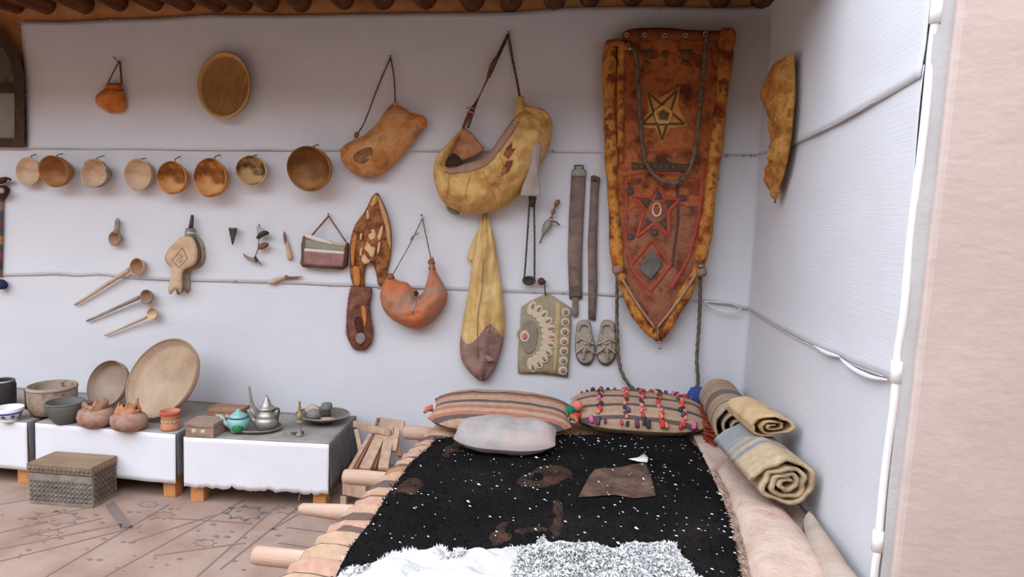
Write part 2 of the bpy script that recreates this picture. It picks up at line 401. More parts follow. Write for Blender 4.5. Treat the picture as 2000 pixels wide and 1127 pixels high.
# white cloth strips pinned round both walls
def cloth_mat():
    m = M('white_wall_cloth', [(209, 208, 211), (213, 212, 214)], 2.5, 0.95, 0.0)
    nt = m.node_tree; n = nt.nodes; L = nt.links; b = n['Principled BSDF']; b.inputs['Specular IOR Level'].default_value = 0.05
    tc = n.new('ShaderNodeTexCoord'); mp = n.new('ShaderNodeMapping'); mp.inputs['Scale'].default_value = (3, 3, 120)
    L.new(tc.outputs['Object'], mp.inputs[0]); nz = n.new('ShaderNodeTexNoise'); nz.inputs['Scale'].default_value = 1.5; nz.inputs['Detail'].default_value = 4
    L.new(mp.outputs[0], nz.inputs['Vector']); bp = n.new('ShaderNodeBump'); bp.inputs['Strength'].default_value = 0.12; bp.inputs['Distance'].default_value = 0.01
    L.new(nz.outputs[0], bp.inputs['Height']); L.new(bp.outputs[0], b.inputs['Normal'])
    return m
m_cloth = cloth_mat()
def hemline(back, right):
    P = [(W(x, y, 0.012).x, W(x, y, 0.012).z) for x, y in back] + [(-RW(x, y, 0.012).y, RW(x, y, 0.012).z) for x, y in right]
    P.sort(); A = np.array(P); return lambda u: float(np.interp(u, A[:, 0], A[:, 1]))
h_top = hemline([(47, 42), (130, 43), (215, 38), (300, 36), (400, 29), (560, 30), (700, 27), (900, 25), (1000, 24), (1100, 15), (1250, 13), (1400, 16), (1500, 12)], [])
h_up = hemline([(-80, 287), (50, 291), (300, 293), (600, 296), (900, 297), (1130, 298), (1400, 304), (1480, 303)], [(1545, 287), (1600, 262), (1650, 238), (1740, 187), (1800, 152)])
h_low = hemline([(-80, 536), (0, 540), (115, 536), (150, 540), (195, 537), (260, 545), (400, 550), (540, 553), (700, 560), (950, 569), (1150, 576), (1380, 590), (1455, 603)], [(1510, 636), (1590, 680), (1640, 699), (1660, 712), (1735, 740)])
cloths = []
def cloth_strip(u0, u1, top, bot, off, label, seed, du=0.03, rows=30):
    us = list(np.arange(u0, u1, du)) + [u1]; V = []
    for r in range(rows + 1):
        for u in us:
            t = r / rows; z = top(u) + (bot(u) - top(u)) * t
            q = Vector((u * 1.3, z * 2.0, seed)); b = off + 0.005 * noise.noise(q) + 0.0025 * noise.noise(q * 3.5)
            edge = min(t, 1 - t)
            if t > 0.9: b += 0.003 * (t - 0.9) * 10
            b = max(b, off * 0.4)
            # rounded into the corner
            if u < -0.05: p = Vector((u, -b, z))
            elif u < 0.05:
                a = (u + 0.05) / 0.1 * PI / 2; p = Vector((-0.05 - b + (0.05) * math.sin(a), -0.05 - b + 0.05 * math.cos(a), z))
            else: p = Vector((-b, -u, z))
            V.append(p)
    n = len(us); Fc = [(r * n + i, r * n + i + 1, (r + 1) * n + i + 1, (r + 1) * n + i) for r in range(rows) for i in range(n - 1)]
    o = mk('wall_cloth', V, Fc, m_cloth); tag(o, label, 'cloth', 'cloth strips covering the walls'); cloths.append(o)
    sm = o.modifiers.new('thick', 'SOLIDIFY'); sm.thickness = 0.0015; sm.offset = 0
    return o
c1 = cloth_strip(-4.085, 1.735, lambda u: h_top(u) if u < 0 else h_top(0) + 0.06 * u, lambda u: h_up(u), 0.014, 'uppermost white cloth strip, pinned under the ceiling beams', 1.0)
c2 = cloth_strip(-4.9, 1.735, lambda u: h_up(u) + 0.03, lambda u: h_low(u), 0.009, 'middle white cloth strip with the row of wooden bowls hung along its top', 5.0)
c3 = cloth_strip(-4.9, 1.735, lambda u: h_low(u) + 0.03, lambda u: 0.03, 0.005, 'lowest white cloth strip, reaching down behind the benches and the bed', 9.0)
m_pin = M('tin_pin', [(190, 190, 188), (150, 148, 146)], 20, 0.35, 0, metal=0.6)
m_thread = M('seam_thread', [(196, 194, 198), (206, 204, 208)], 20, 0.9, 0)
for par, hl, pxs in ((c1, h_up, [(1080, 295), (1404, 350), (1393, 432), (1420, 304), (1452, 305), (1466, 305), (1475, 305)]), (c2, h_low, [(115, 537), (195, 537), (460, 549), (645, 559), (740, 562), (980, 572), (1043, 571), (1100, 573)]), (c1, None, [(40, 52), (50, 185), (411, 30), (217, 38), (52, 222), (545, 32), (860, 26), (1130, 12), (1290, 17), (1470, 13)])):
    for x, y in pxs:
        lathe('pin', [(0, 0.004), (0.006, 0.003), (0.006, 0), (0.001, -0.004)], W(x, y, 0.024), (0, -1, 0.2), m_pin, par, 8)
def hemcord(par, hl, u0, u1, off):
    pts = []
    for u in np.arange(u0, u1, 0.04):
        b = off + 0.003 * math.sin(u * 9)
        pts.append(Vector((u, -b, hl(u) + 0.004)) if u < -0.03 else (Vector((-b, -u, hl(u) + 0.004)) if u > 0.03 else Vector((-b, -b, hl(u) + 0.004))))
    tube('hem_cord', pts, 0.0014, m_thread, par, 6)
hemcord(c1, h_up, -4.8, -0.7, 0.021); hemcord(c1, h_up, -0.3, 1.5, 0.021); hemcord(c2, h_low, -4.8, -0.3, 0.017); hemcord(c2, h_low, 0.05, 1.7, 0.017)
tube('hem_cord', [W(x, y, 0.03) for x, y in cr([(1375, 589), (1405, 591), (1428, 593), (1447, 603)], 14)], 0.003, m_cloth, c2, 6)
tube('hem_cord', [W(x, y, 0.045) for x, y in cr([(1375, 589), (1396, 603), (1420, 611), (1436, 610), (1449, 602)], 14)], 0.004, m_cloth, c2, 6)
slab('cloth_tuft', [(1458, 606), (1466, 602), (1476, 610), (1484, 617), (1480, 626), (1470, 624), (1462, 615)], 0.02, 0.012, M('cream_tuft', [(214, 208, 196), (226, 220, 210)], 20), c2, 18)
# sagging folds low on the right wall
for pts in ([(1640, 700), (1665, 720), (1700, 737), (1733, 742)], [(1590, 676), (1615, 690), (1640, 697)]):
    tube('cloth_fold', [RW(x, y, 0.022) for x, y in cr(pts, 14)], lambda t: 0.002 + 0.006 * math.sin(PI * t), m_cloth, c2, 8)
# white conduit up the end of the wall
m_pvc = M('white_pvc', [(232, 230, 226), (240, 238, 236)], 8, 0.45, 0.05)
ct = thing('conduit', RW(1722, 1100, 0.02), 'white pipe running up the corner beside the pink plaster', 'pipe')
path = [RW(x, y, 0.022) for x, y in cr([(1722, 1127), (1726, 1060), (1733, 900), (1739, 780), (1744, 700), (1752, 620), (1762, 500), (1776, 350), (1797, 160), (1812, 60), (1822, -30)], 40)]
path = [Vector((-0.02 + .012 * p.z, -1.735 - 0.004 * math.sin(i * .7), p.z)) for i, p in enumerate(path)]
tube('pipe', [Vector((-0.02, -1.735, 0.0))] + path + [Vector((0.012, -1.735, 2.6))], 0.0095, m_pvc, ct, 12)
for z in (0.62, 1.07, 1.95):
    q = Vector((-0.02 + .012 * z, -1.735, z)); tube('coupling', [q, q + Vector((0, 0, 0.055))], 0.0135, m_pvc, ct, 12)

# ================================================================== things hung on the wall
m_wood_pale = M('pale_wood', [(176, 140, 108), (196, 164, 132), (206, 178, 150)], 7, 0.75, 0.25, stretch=(1, 1, 2))
m_wood_orange = M('orange_wood', [(164, 98, 46), (198, 130, 68), (216, 152, 88)], 6, 0.6, 0.2, stretch=(1, 1, 2))
m_wood_brown = M('brown_wood', [(122, 76, 40), (158, 104, 58), (184, 132, 84)], 6, 0.55, 0.2, stretch=(1, 1, 2))
m_wood_grey = M('grey_wood', [(116, 104, 92), (148, 130, 112), (170, 150, 130)], 8, 0.85, 0.3, stretch=(1, 1, 2))
m_wood_dark = M('burnt_wood', [(50, 40, 32), (86, 66, 48), (120, 92, 64)], 8, 0.8, 0.3)
m_leather_orange = M('orange_leather', [(146, 74, 26), (190, 104, 40), (206, 132, 66)], 12, 0.6, 0.35, fine=45)
m_leather_tan = M('tan_leather', [(140, 88, 46), (178, 116, 62), (196, 142, 90), (150, 100, 70)], 9, 0.65, 0.35, fine=50)
m_leather_ochre = M('ochre_hide', [(158, 110, 56), (196, 150, 84), (210, 170, 106), (186, 136, 76)], 8, 0.7, 0.4, fine=40)
m_leather_red = M('red_brown_leather', [(92, 46, 32), (132, 74, 52), (160, 104, 78)], 12, 0.7, 0.4, fine=45)
m_leather_mauve = M('mauve_leather', [(122, 92, 84), (146, 114, 102), (162, 132, 116)], 9, 0.75, 0.35, fine=50)
m_cord = M('dark_cord', [(84, 56, 42), (122, 86, 62)], 40, 0.9, 0.3)
m_cord_grey = M('grey_cord', [(108, 98, 90), (140, 128, 116)], 40, 0.9, 0.3)
m_greycloth = M('grey_cloth', [(150, 136, 128), (176, 162, 152)], 14, 0.95, 0.4)
m_iron = M('dark_iron', [(62, 56, 52), (92, 84, 78)], 20, 0.55, 0.3, metal=0.35)
m_tin = M('old_tin', [(120, 114, 106), (156, 150, 140)], 14, 0.5, 0.2, metal=0.3)

def bowl(name, label, cx, cy, rx, ry, depth, mat, ax=(0, -1, 0), group='wooden bowls hung in a row on the middle cloth', rimflat=0.12, thick=0.007, jag=0.0, parts=(), oval=None, base=0.4, hang=None, inner=None):
    off = depth + 0.026; c = W(cx, cy, off); sc = F / (3.5057 - off); R_ = ry / sc * 1.0
    a = Vector(ax).normalized(); b0 = c - a * depth
    prof = [(0, 0), (R_ * base, 0), (R_ * (base + .28), depth * .22), (R_ * .93, depth * .62), (R_, depth * .97), (R_ - thick * .4, depth), (R_ - thick, depth * .95), (R_ * .86 - thick * .5, depth * .55), (R_ * .55, depth * .25), (R_ * .25, thick + depth * .08), (0, thick + depth * .06)]
    t = thing(name, c + Vector((0, 0.0, -R_)), label, 'bowl', group)
    jit = None
    if jag:
        def jit(th, k): return (-jag * max(0, math.sin(th * 2 + 1.1)) * (0.6 + .4 * math.sin(th * 9)) if 3 <= k <= 7 else 0, (-jag * 1.2 * max(0, math.cos(th - 2.9)) ** 3 * (1 + .4 * math.sin(th * 8))) if 3 <= k <= 7 else 0)
    sq = (rx / ry, 1)
    ms = [mat, inner or mat]; mi = [0, 0, 0, 0, 0, 1, 1, 1, 1, 1]
    lathe('bowl_body', prof, b0, a, ms, t, 40, sq, jit, True, mi)
    hx, hy = hang or (cx + rx * .35, cy - ry - 4)
    h0 = W(hx, hy, 0.012)
    tube('hanging_cord', [h0, (h0 + c + Vector((0, 0, R_ * .9))) / 2 + Vector((0, -.004, .0)), c + Vector((R_ * .25, 0.01, R_ * .93))], 0.0025, m_cord, t, 6)
    return t
m_orange_mottled = M('mottled_orange_wood', [(124, 74, 34), (150, 92, 44), (196, 134, 74), (212, 156, 98)], 7, .5, .15, lo=.40, hi=.58)  # orange wood with darker mottling, for the bowl insides
bowl('wooden_bowl', 'pale shallow wooden dish at the left end of the bowl row', 54, 335, 29, 31, 0.035, m_wood_pale, (.02, -1, .05), base=.6, hang=(70, 301))
bowl('wooden_bowl', 'deep brown wooden bowl overlapping the pale dish in the bowl row', 103, 335, 36, 34, 0.10, m_wood_brown, (-.02, -1, -.12), hang=(122, 300))
bowl('wooden_bowl', 'grey wooden bowl with a broken rim in the bowl row', 180, 338, 38, 31, 0.085, m_wood_grey, (-.04, -1, .1), jag=0.014, hang=(204, 304), inner=m_wood_pale)
bowl('wooden_bowl', 'pale flat wooden bowl between the broken grey bowl and the orange ones', 268, 341, 31, 34, 0.06, m_wood_pale, (.02, -1, .03), base=.62, hang=(285, 309))
bowl('wooden_bowl', 'smaller of the two bright orange wooden bowls in the row', 334, 347, 33, 35, 0.085, m_wood_orange, (.02, -1, .05), hang=(352, 305), base=.5, inner=m_orange_mottled)
bowl('wooden_bowl', 'larger of the two bright orange wooden bowls in the row', 409, 347, 36, 41, 0.09, m_wood_orange, (.02, -1, .05), hang=(430, 302), base=.5, inner=m_orange_mottled)
bowl('wooden_bowl', 'tan wooden bowl with a charred patch inside, right of the orange bowls', 490, 333, 34, 31, 0.075, m_wood_pale, (.02, -1, .0), hang=(502, 302), inner=M('charred_tan', [(84, 58, 34), (150, 116, 74), (190, 156, 108)], 9, 0.75, 0.2, lo=.38, hi=.55))
bowl('wooden_bowl', 'largest and deepest brown wooden bowl at the right end of the bowl row', 602, 330, 47, 46, 0.13, m_wood_brown, (0, -1, -.14), hang=(622, 282), inner=M('brown_bowl_inside', [(86, 60, 32), (138, 94, 50), (180, 130, 84)], 6, 0.5, 0.15))

# round wooden tray, upper left
c = W(441, 168, 0.06); sc = F / 3.45; R_ = 67 / sc; a = Vector((.0, -1, .06)).normalized()
tr = thing('round_tray', c - Vector((0, 0, R_)), 'round yellow-brown wooden tray with a raised rim hung high on the wall', 'tray')
m_tray = M('tray_wood', [(132, 92, 46), (158, 116, 64), (140, 98, 56), (172, 130, 76)], 9, 0.7, 0.3, stretch=(1.6, 1, 1))
lathe('tray_body', [(0, -.02), (R_ * .8, -.02), (R_ * .97, .0), (R_, .016), (R_ * .985, .02), (R_ * .96, .019), (R_ * .86, .004), (R_ * .84, .0015), (0, .0)], c, a, m_tray, tr, 56, (0.86, 1))
lathe('rim_ring', [(R_ * .99, .012), (R_ * 1.005, .02), (R_ * .985, .026), (R_ * .93, .022), (R_ * .87, .006), (R_ * .88, .0)], c, a, M('pale_rim', [(196, 156, 98), (178, 138, 80)], 12, 0.7), tr, 56, (0.86, 1))

# small orange pouch
t = thing('leather_pouch', W(217, 220, .03), 'small orange leather pouch hanging from a cord at the upper left', 'pouch')
Loft('pouch_body', [(214, 221, 240, 219, .004), (202, 214, 244, 214, .03), (189, 203, 246, 205, .045), (188, 190, 245, 193, .05), (198, 180, 242, 182, .04), (206, 173, 240, 174, .028), (207, 168, 238, 168, .03), (210, 163, 234, 162, .012)], .04, m_leather_orange, t, 30, 14, wr=.004)
tube('rim_cord', [W(x, y, .04 + .03 * math.sin(PI * (x - 205) / 35)) for x, y in ((205, 174), (212, 176), (222, 177), (232, 177), (241, 175))], .004, m_cord, t)
tube('strap', cr([W(209, 166, .05), W(222, 140, .04), W(231, 123, .03)], 10), .0035, m_cord, t); tube('strap', cr([W(238, 166, .05), W(236, 140, .04), W(234, 122, .03)], 10), .005, m_cord, t)
tube('strap_end', cr([W(234, 124, .03), W(228, 118, .03), W(221, 111, .03)], 8), .0028, m_cord, t); nail(232, 121, t)

# tapering leather bag on a cord
t = thing('leather_bag', W(715, 348, .03), 'tapering tan leather bag hung aslant from a thin cord', 'bag')
L = Loft('bag_body', [(664, 292, 667, 303, .004), (674, 283, 672, 320, .045), (692, 273, 692, 340, .07), (715, 261, 722, 348, .085), (738, 238, 752, 337, .08), (755, 214, 786, 304, .065), (768, 203, 815, 268, .04), (785, 209, 832, 246, .02), (800, 219, 834, 238, .008)], .06, m_leather_tan, t, 70, 28, wr=.016, ws=10)
L.patch('dark_patch', [(.38 + .09 * math.cos(q), .55 + .16 * math.sin(q)) for q in [k * PI / 7 for k in range(14)]], M('scorched_leather', [(92, 60, 38), (124, 82, 50), (150, 100, 58)], 18, .7), t, .002, .03)
slab('folded_ear', [(802, 222), (820, 224), (832, 230), (833, 240), (826, 244), (818, 236)], .07, .012, m_leather_orange, t, 20)
rope('strap', [W(763, 112, .03), W(740, 165, .03), (W(712, 238, .05)), W(693, 268, .075)], .0035, m_cord, t)
rope('strap', [W(763, 112, .03), W(770, 155, .03), W(772, 200, .05)], .0035, m_cord, t)
lathe('knot', [(0, -.02), (.012, -.012), (.014, .0), (.009, .014), (0, .018)], W(696, 264, .07), (-.4, 0, -1), m_leather_red, t, 10); lathe('knot', [(0, -.02), (.012, -.01), (.014, .005), (.008, .015), (0, .02)], W(773, 204, .06), (.2, 0, -1), m_leather_tan, t, 10)
nail(762, 110, t)

# large crescent hide bag
t = thing('hide_bag', W(930, 417, .05), 'large bulging crescent-shaped ochre hide bag with a torn opening', 'bag')
L = Loft('bag_body', [(906, 250, 898, 254, .01), (892, 276, 868, 288, .05), (880, 306, 850, 318, .075), (876, 324, 849, 350, .09), (888, 325, 862, 390, .11), (915, 318, 890, 411, .13), (940, 310, 935, 418, .14), (957, 297, 985, 405, .145), (972, 274, 1030, 364, .14), (988, 250, 1066, 302, .12), (1008, 226, 1079, 252, .09), (1030, 211, 1072, 224, .05), (1046, 210, 1060, 213, .01)], .09, m_leather_ochre, t, 110, 34, wr=.024, ws=11)
L.patch('stitched_band', [(.30 + .036 * k, .06) for k in range(15)] + [(.804 - .036 * k, .24) for k in range(15)], M('pink_band', [(160, 124, 104), (182, 144, 120)], 16, .8), t, .003, .03)
for q in (.07, .23): tube('stitched_edge', [L.at(x, q, .004) for x in [.3 + .5 * k / 20 for k in range(21)]], .0035, m_mauve if False else m_leather_mauve, t, 6)
L.patch('torn_patch', [(.66, .35), (.69, .32), (.72, .36), (.70, .42), (.71, .47), (.67, .47)], m_leather_red, t, .003, .03)
L.patch('torn_patch', [(.62, .52), (.66, .47), (.68, .55), (.65, .62), (.62, .60)], m_leather_red, t, .003, .03)
for x_, a_, b_ in ((.36, .3, .9), (.47, .28, .8), (.55, .26, .95), (.63, .3, .7), (.78, .2, .9), (.84, .1, .85), (.9, .1, .9)):
    tube('crease', [L.at(x_ + .012 * math.sin(q_ * 5 + x_ * 30) + .01 * q_, q_, .0005) for q_ in [a_ + (b_ - a_) * k_ / 16 for k_ in range(17)]], lambda q_: .0008 + .0022 * math.sin(PI * q_), M('hide_crease', [(160, 116, 62), (184, 138, 78)], 10), t, 6)
slab('inner_flap', [(904, 247), (920, 258), (946, 290), (938, 300), (918, 310), (896, 318), (880, 316), (882, 290), (893, 268)], .07, .016, M('flap_leather', [(126, 78, 56), (172, 120, 86), (196, 148, 112)], 14, .8, .5), t, 0, wr=.012)
slab('opening', [(868, 322), (884, 300), (896, 306), (905, 318), (890, 324)], .13, .006, M('bag_inside', [(46, 30, 24), (70, 46, 36)], 10), t, 18)
Loft('gathered_neck', [(1010, 190, 1022, 188, .02), (1008, 205, 1026, 202, .03), (1005, 222, 1036, 212, .035), (1010, 236, 1048, 222, .02)], .09, m_leather_ochre, t, 14, 10, wr=.008, ws=20)
slab('top_fold', [(1026, 207), (1045, 210), (1062, 216), (1074, 226), (1066, 232), (1046, 226), (1030, 218)], .13, .012, m_leather_ochre, t, 20, wr=.01)
Loft('hanging_rag', [(1030, 262, 1052, 262, .012), (1033, 290, 1057, 290, .02), (1034, 320, 1054, 320, .02), (1028, 345, 1052, 345, .016), (1020, 365, 1056, 362, .014), (1016, 382, 1055, 384, .006)], .17, m_greycloth, t, 24, 12, wr=.008, ws=16)
slab('torn_tab', [(872, 402), (886, 408), (898, 414), (896, 420), (884, 419), (874, 411)], .05, .008, M('grey_scrap', [(112, 110, 96), (138, 134, 118)], 12), t)
for dx in (-3, 3): tube('strap', cr([W(993, 66, .03), W(968, 120, .04), W(940, 180 , .06), W(921 + dx, 218, .08), W(909 + dx * 1.5, 250, .1)], 24), lambda q: .006 + .003 * math.sin(q * 9), m_cord, t)
Loft('strap_wrap', [(966, 112, 974, 110, .012), (958, 125, 968, 128, .016), (950, 150, 957, 152, .012)], .06, m_cord, t, 12, 8)
for y in (212, 221): tube('strap_binding', [W(912, y, .1), W(919, y - 3, .115), W(927, y + 2, .1)], .005, M('red_binding', [(166, 96, 70), (190, 120, 90)], 30), t)
rope('strap', [W(993, 66, .03), W(1000, 110, .03), W(1010, 160, .05), W(1016, 195, .09)], .006, m_cord, t); nail(993, 63, t)

# box-like purse on a strap
t = thing('leather_purse', W(638, 526, .02), 'small boxy purse with mauve front and white trim on a triangular strap', 'purse')
m_mv = M('mauve_front', [(126, 88, 84), (146, 106, 100), (160, 122, 114)], 14, .8, .25)
m_wtrim = M('white_trim', [(206, 190, 170), (224, 212, 196)], 20, .8)
slab('purse_body', [(595, 462), (598, 460), (676, 478), (682, 474), (680, 520), (671, 526), (594, 521), (592, 516)], .018, .05, M('purse_side', [(88, 66, 56), (116, 90, 76)], 14, .8), t, edge=2)
slab('front_panel', [(594, 491), (672, 496), (670, 521), (594, 516)], .066, .006, m_mv, t, edge=2); slab('trim_band', [(595, 485), (673, 491), (672, 497), (594, 491)], .066, .008, m_wtrim, t, edge=1.5)
slab('upper_panel', [(597, 467), (674, 481), (673, 491), (596, 485)], .066, .005, M('grey_green_panel', [(128, 128, 116), (150, 148, 134)], 14), t, edge=2)
slab('flap_edge', [(595, 456), (606, 458), (652, 474), (652, 478), (620, 472), (597, 464)], .066, .012, m_wtrim, t, edge=1.5); slab('flap_end', [(648, 472), (676, 476), (675, 482), (650, 479)], .066, .012, m_wood_pale, t, edge=1.5)
tube('strap', [W(609, 460, .05), W(642, 422, .03)], .005, m_leather_red, t); tube('strap', [W(642, 422, .03), W(677, 474, .05)], .004, m_leather_red, t); nail(641, 419, t)

# leaf-shaped hide with a tail
t = thing('hide_piece', W(703, 684, .02), 'leaf-shaped brown hide with a pale torn middle and a hairy rounded tail', 'hide')
m_hide = M('brown_hide', [(78, 42, 26), (124, 72, 40), (160, 104, 60), (98, 56, 36)], 18, .8, .8, fine=70)
slab('hide_leaf', [(737, 377), (743, 386), (752, 404), (760, 428), (765, 455), (765, 485), (762, 510), (757, 530), (760, 548), (752, 558), (740, 556), (736, 535), (730, 518), (722, 512), (715, 522), (712, 545), (712, 562), (694, 560), (687, 545), (684, 515), (685, 480), (690, 452), (699, 432), (712, 416), (722, 396), (728, 384)], .02, .022, m_hide, t, 70, bulge=.014, wr=.03, res=4)
slab('pale_lining', [(726, 446), (733, 452), (735, 470), (732, 495), (724, 510), (714, 516), (706, 508), (710, 490), (716, 475), (720, 456)], .05, .008, M('pale_hide', [(196, 152, 110), (218, 180, 140)], 14, .85, .4), t, 30, wr=.004)
slab('side_fold', [(738, 382), (748, 400), (758, 428), (763, 458), (763, 486), (757, 470), (752, 440), (744, 412)], .05, .01, M('tan_fold', [(180, 132, 84), (204, 158, 108)], 10), t, 30)
slab('side_fold', [(730, 384), (736, 380), (738, 392), (728, 410), (720, 414), (724, 398)], .046, .01, MATS['tan_fold'], t, 20)
slab('side_fold', [(686, 478), (692, 460), (698, 462), (694, 490), (692, 516), (687, 514)], .05, .012, M('orange_fold', [(176, 104, 44), (200, 130, 66)], 10), t, 20)
slab('side_fold', [(690, 522), (702, 524), (704, 548), (700, 560), (692, 552)], .05, .01, MATS['orange_fold'], t, 20)
for q in ([(716, 412), (720, 411), (722, 424), (717, 428)], [(738, 462), (746, 440), (748, 452), (742, 470)], [(738, 478), (743, 472), (742, 488), (737, 496)], [(704, 456), (708, 458), (706, 468), (703, 466)], [(704, 486), (708, 484), (707, 498), (703, 500)]):
    slab('pale_shred', q, .058, .008, MATS['pale_hide'], t, 14, edge=1.5)
m_tail = M('hairy_tail', [(84, 48, 36), (120, 76, 58), (142, 100, 80)], 20, .9, .7, fine=90)
Loft('hide_tail', [(686, 558, 726, 562, .012), (682, 575, 726, 575, .025), (679, 600, 722, 600, .03), (677, 630, 726, 630, .034), (677, 652, 729, 652, .034), (684, 672, 725, 672, .026), (694, 684, 713, 684, .006)], .032, m_tail, t, 34, 14, wr=.006, ws=20)
slab('tail_window', [(692, 622), (704, 618), (710, 630), (708, 650), (696, 645)], .066, .004, M('tail_dark', [(60, 30, 26), (84, 44, 36)], 14), t, 18); slab('tail_scrap', [(696, 654), (708, 650), (714, 662), (706, 672), (696, 668)], .066, .005, M('tail_grey', [(124, 112, 108), (144, 132, 126)], 14), t, 18); slab('tail_scrap', [(706, 598), (714, 602), (716, 622), (712, 640), (708, 624)], .064, .005, MATS['orange_fold'], t, 18)
V, Fc = [], []
for k in range(420):                                              # bristles round the tail's edge
    y = random.uniform(562, 684); x0, x1 = np.interp(y, [558, 600, 652, 684], [684, 679, 676, 692]), np.interp(y, [558, 600, 652, 684], [727, 722, 730, 714])
    l = random.random() < .5; x = x0 if l else x1
    p = W(x, y, .03 + random.uniform(0, .015)); d = Vector((-1 if l else 1, random.uniform(-.6, .2), random.uniform(-1, .3))).normalized() * random.uniform(.004, .012)
    b = len(V); V += [p + Vector((0, 0, .001)), p - Vector((0, 0, .001)), p + d]; Fc.append((b, b + 1, b + 2))
tag(mk('bristle', V, Fc, m_tail, t), kind='stuff')

# smaller crescent bag
t = thing('leather_bag', W(815, 641, .03), 'round russet leather bag with two tied necks hung on a grey cord', 'bag')
L = Loft('bag_body', [(768, 536, 756, 540, .014), (772, 545, 748, 556, .04), (780, 549, 744, 582, .065), (796, 553, 756, 614, .08), (809, 569, 788, 636, .09), (816, 578, 822, 642, .09), (825, 572, 855, 619, .085), (832, 556, 874, 582, .07), (837, 537, 866, 556, .045), (840, 522, 852, 530, .026), (838, 512, 849, 512, .018), (840, 502, 846, 502, .012)], .06, M('russet_leather', [(168, 88, 50), (188, 110, 66), (164, 118, 96), (150, 122, 110)], 7, .6, .35, fine=50), t, 80, 28, wr=.015, ws=11)
L.patch('folded_flap', [(.36, .05), (.41, .12), (.46, .03), (.48, .25), (.44, .5), (.40, .35)], m_leather_mauve, t, .006, .03)
slab('bag_mouth', [(808, 570), (813, 566), (818, 573), (815, 580), (810, 578)], .13, .004, M('bag_inside', [(46, 30, 24)], 3), t)
for x, y in ((763, 540), (842, 512), (843, 524)): lathe('knot', [(0, -.018), (.014, -.012), (.018, 0), (.012, .012), (0, .018)], W(x, y, .075), (.1, -.3, 1), m_leather_red, t, 12, jit=lambda th, k: (.003 * math.sin(th * 3 + k), 0))
for k in range(8): p = W(860 + random.uniform(-2, 8), 556 + random.uniform(-3, 14), .06); tube('tangled_cord', cr([p, p + Vector((random.uniform(-.03, .03), -.015, random.uniform(-.03, .03))), p + Vector((random.uniform(-.02, .02), .0, random.uniform(-.03, .01)))], 8), .0025, m_cord, t, 5)
rope('strap', [W(825, 426, .03), W(800, 478, .04), W(766, 538, .07)], .0028, m_cord_grey, t); rope('strap', [W(825, 426, .03), W(832, 460, .04), W(841, 502, .07)], .0035, m_cord_grey, t); tube('strap_end', [W(818, 455, .035), W(806, 462, .045), W(802, 468, .04)], .003, m_cord_grey, t); nail(823, 421, t)

# long sock-shaped skin bag
t = thing('skin_bag', W(940, 744, .02), 'long sock-shaped skin bag, ochre above and mauve at the foot', 'bag')
m_ylw = M('ochre_skin', [(176, 138, 78), (204, 168, 108), (214, 184, 130)], 6, .75, .25, stretch=(4, 4, 1))
Loft('bag_body', [(943, 413, 952, 413, .008), (936, 440, 958, 438, .02), (928, 475, 966, 470, .028), (922, 515, 972, 512, .034), (916, 560, 979, 555, .042), (909, 600, 984, 595, .05), (902, 640, 986, 638, .055), (898, 675, 982, 672, .055), (902, 705, 974, 700, .048), (918, 728, 964, 724, .035), (936, 744, 950, 743, .006)], .045, [m_ylw, m_leather_mauve], t, 130, 44, wr=.009, ws=12, folds=5, mfun=lambda s, q: 1 if s > .63 + .05 * math.sin(q * 7) else 0)
slab('side_flap', [(930, 456), (934, 470), (930, 500), (922, 510), (913, 505), (920, 480)], .035, .008, m_ylw, t, 20)
tube('seam', [W(x, y, .1) for x, y in cr([(943, 505), (942, 560), (934, 610), (932, 660), (933, 700)], 20)], .0025, m_leather_mauve, t, 6)
for q in ([(938, 648), (950, 640), (958, 646), (948, 660), (940, 662)], [(944, 690), (958, 696), (966, 704), (952, 706)]): slab('crease', q, .088, .012, m_leather_mauve, t, 20)

# ---- ladles and scoop
def ladle(label, tip, neck, cx, cy, r, mat, inner, hr, chip=0):
    t = thing('wooden_ladle', W(*tip, .02), label, 'ladle', 'wooden ladles laid aslant on the wall')
    off = .05; c = W(cx, cy, off); R_ = r / (F / 3.46)
    jit = (lambda th, k: (-.004 * max(0, math.sin(3 * th)), -.006 * max(0, math.sin(2 * th + .5))) if k in (3, 4, 5) else (0, 0)) if chip else None
    a = Vector((-.15, -1, .12)).normalized()
    lathe('ladle_cup', [(0, -R_ * .75), (R_ * .6, -R_ * .6), (R_ * .92, -R_ * .25), (R_, R_ * .1), (R_ * .97, R_ * .15), (R_ * .9, R_ * .1), (R_ * .75, -R_ * .3), (R_ * .4, -R_ * .5), (0, -R_ * .52)], c, a, [mat, inner], t, 28, (1, 1), jit, True, [0, 0, 0, 0, 0, 1, 1, 1])
    pts = cr([W(*neck, off + .0), (W(*neck, .045) * .6 + W(*tip, .026) * .4), W(*tip, .026)], 18)
    tube('handle', pts, lambda q: hr * (1.0 - .45 * q), mat, t, 10); return t
ladle('large pale wooden ladle with a long handle, uppermost of the three slanting ladles', (147, 595), (252, 527), 268, 521, 19, m_wood_pale, M('ladle_inside', [(130, 92, 66), (164, 126, 96)], 8), .0135)
ladle('dark grey wooden ladle in the middle of the three slanting ladles', (170, 627), (272, 581), 286, 580, 16, m_wood_grey, M('ladle_inside_brown', [(132, 96, 68), (150, 128, 108)], 8), .0115)
ladle('smallest wooden ladle with a chipped cup, lowest of the three slanting ladles', (205, 655), (285, 620), 297, 613, 14, m_wood_pale, m_wood_pale, .0095, 1)
t = thing('wooden_scoop', W(226, 482, .02), 'short wooden scoop with a stubby upright handle above the ladles', 'scoop')
c = W(224, 466, .05); R_ = 16 / (F / 3.46)
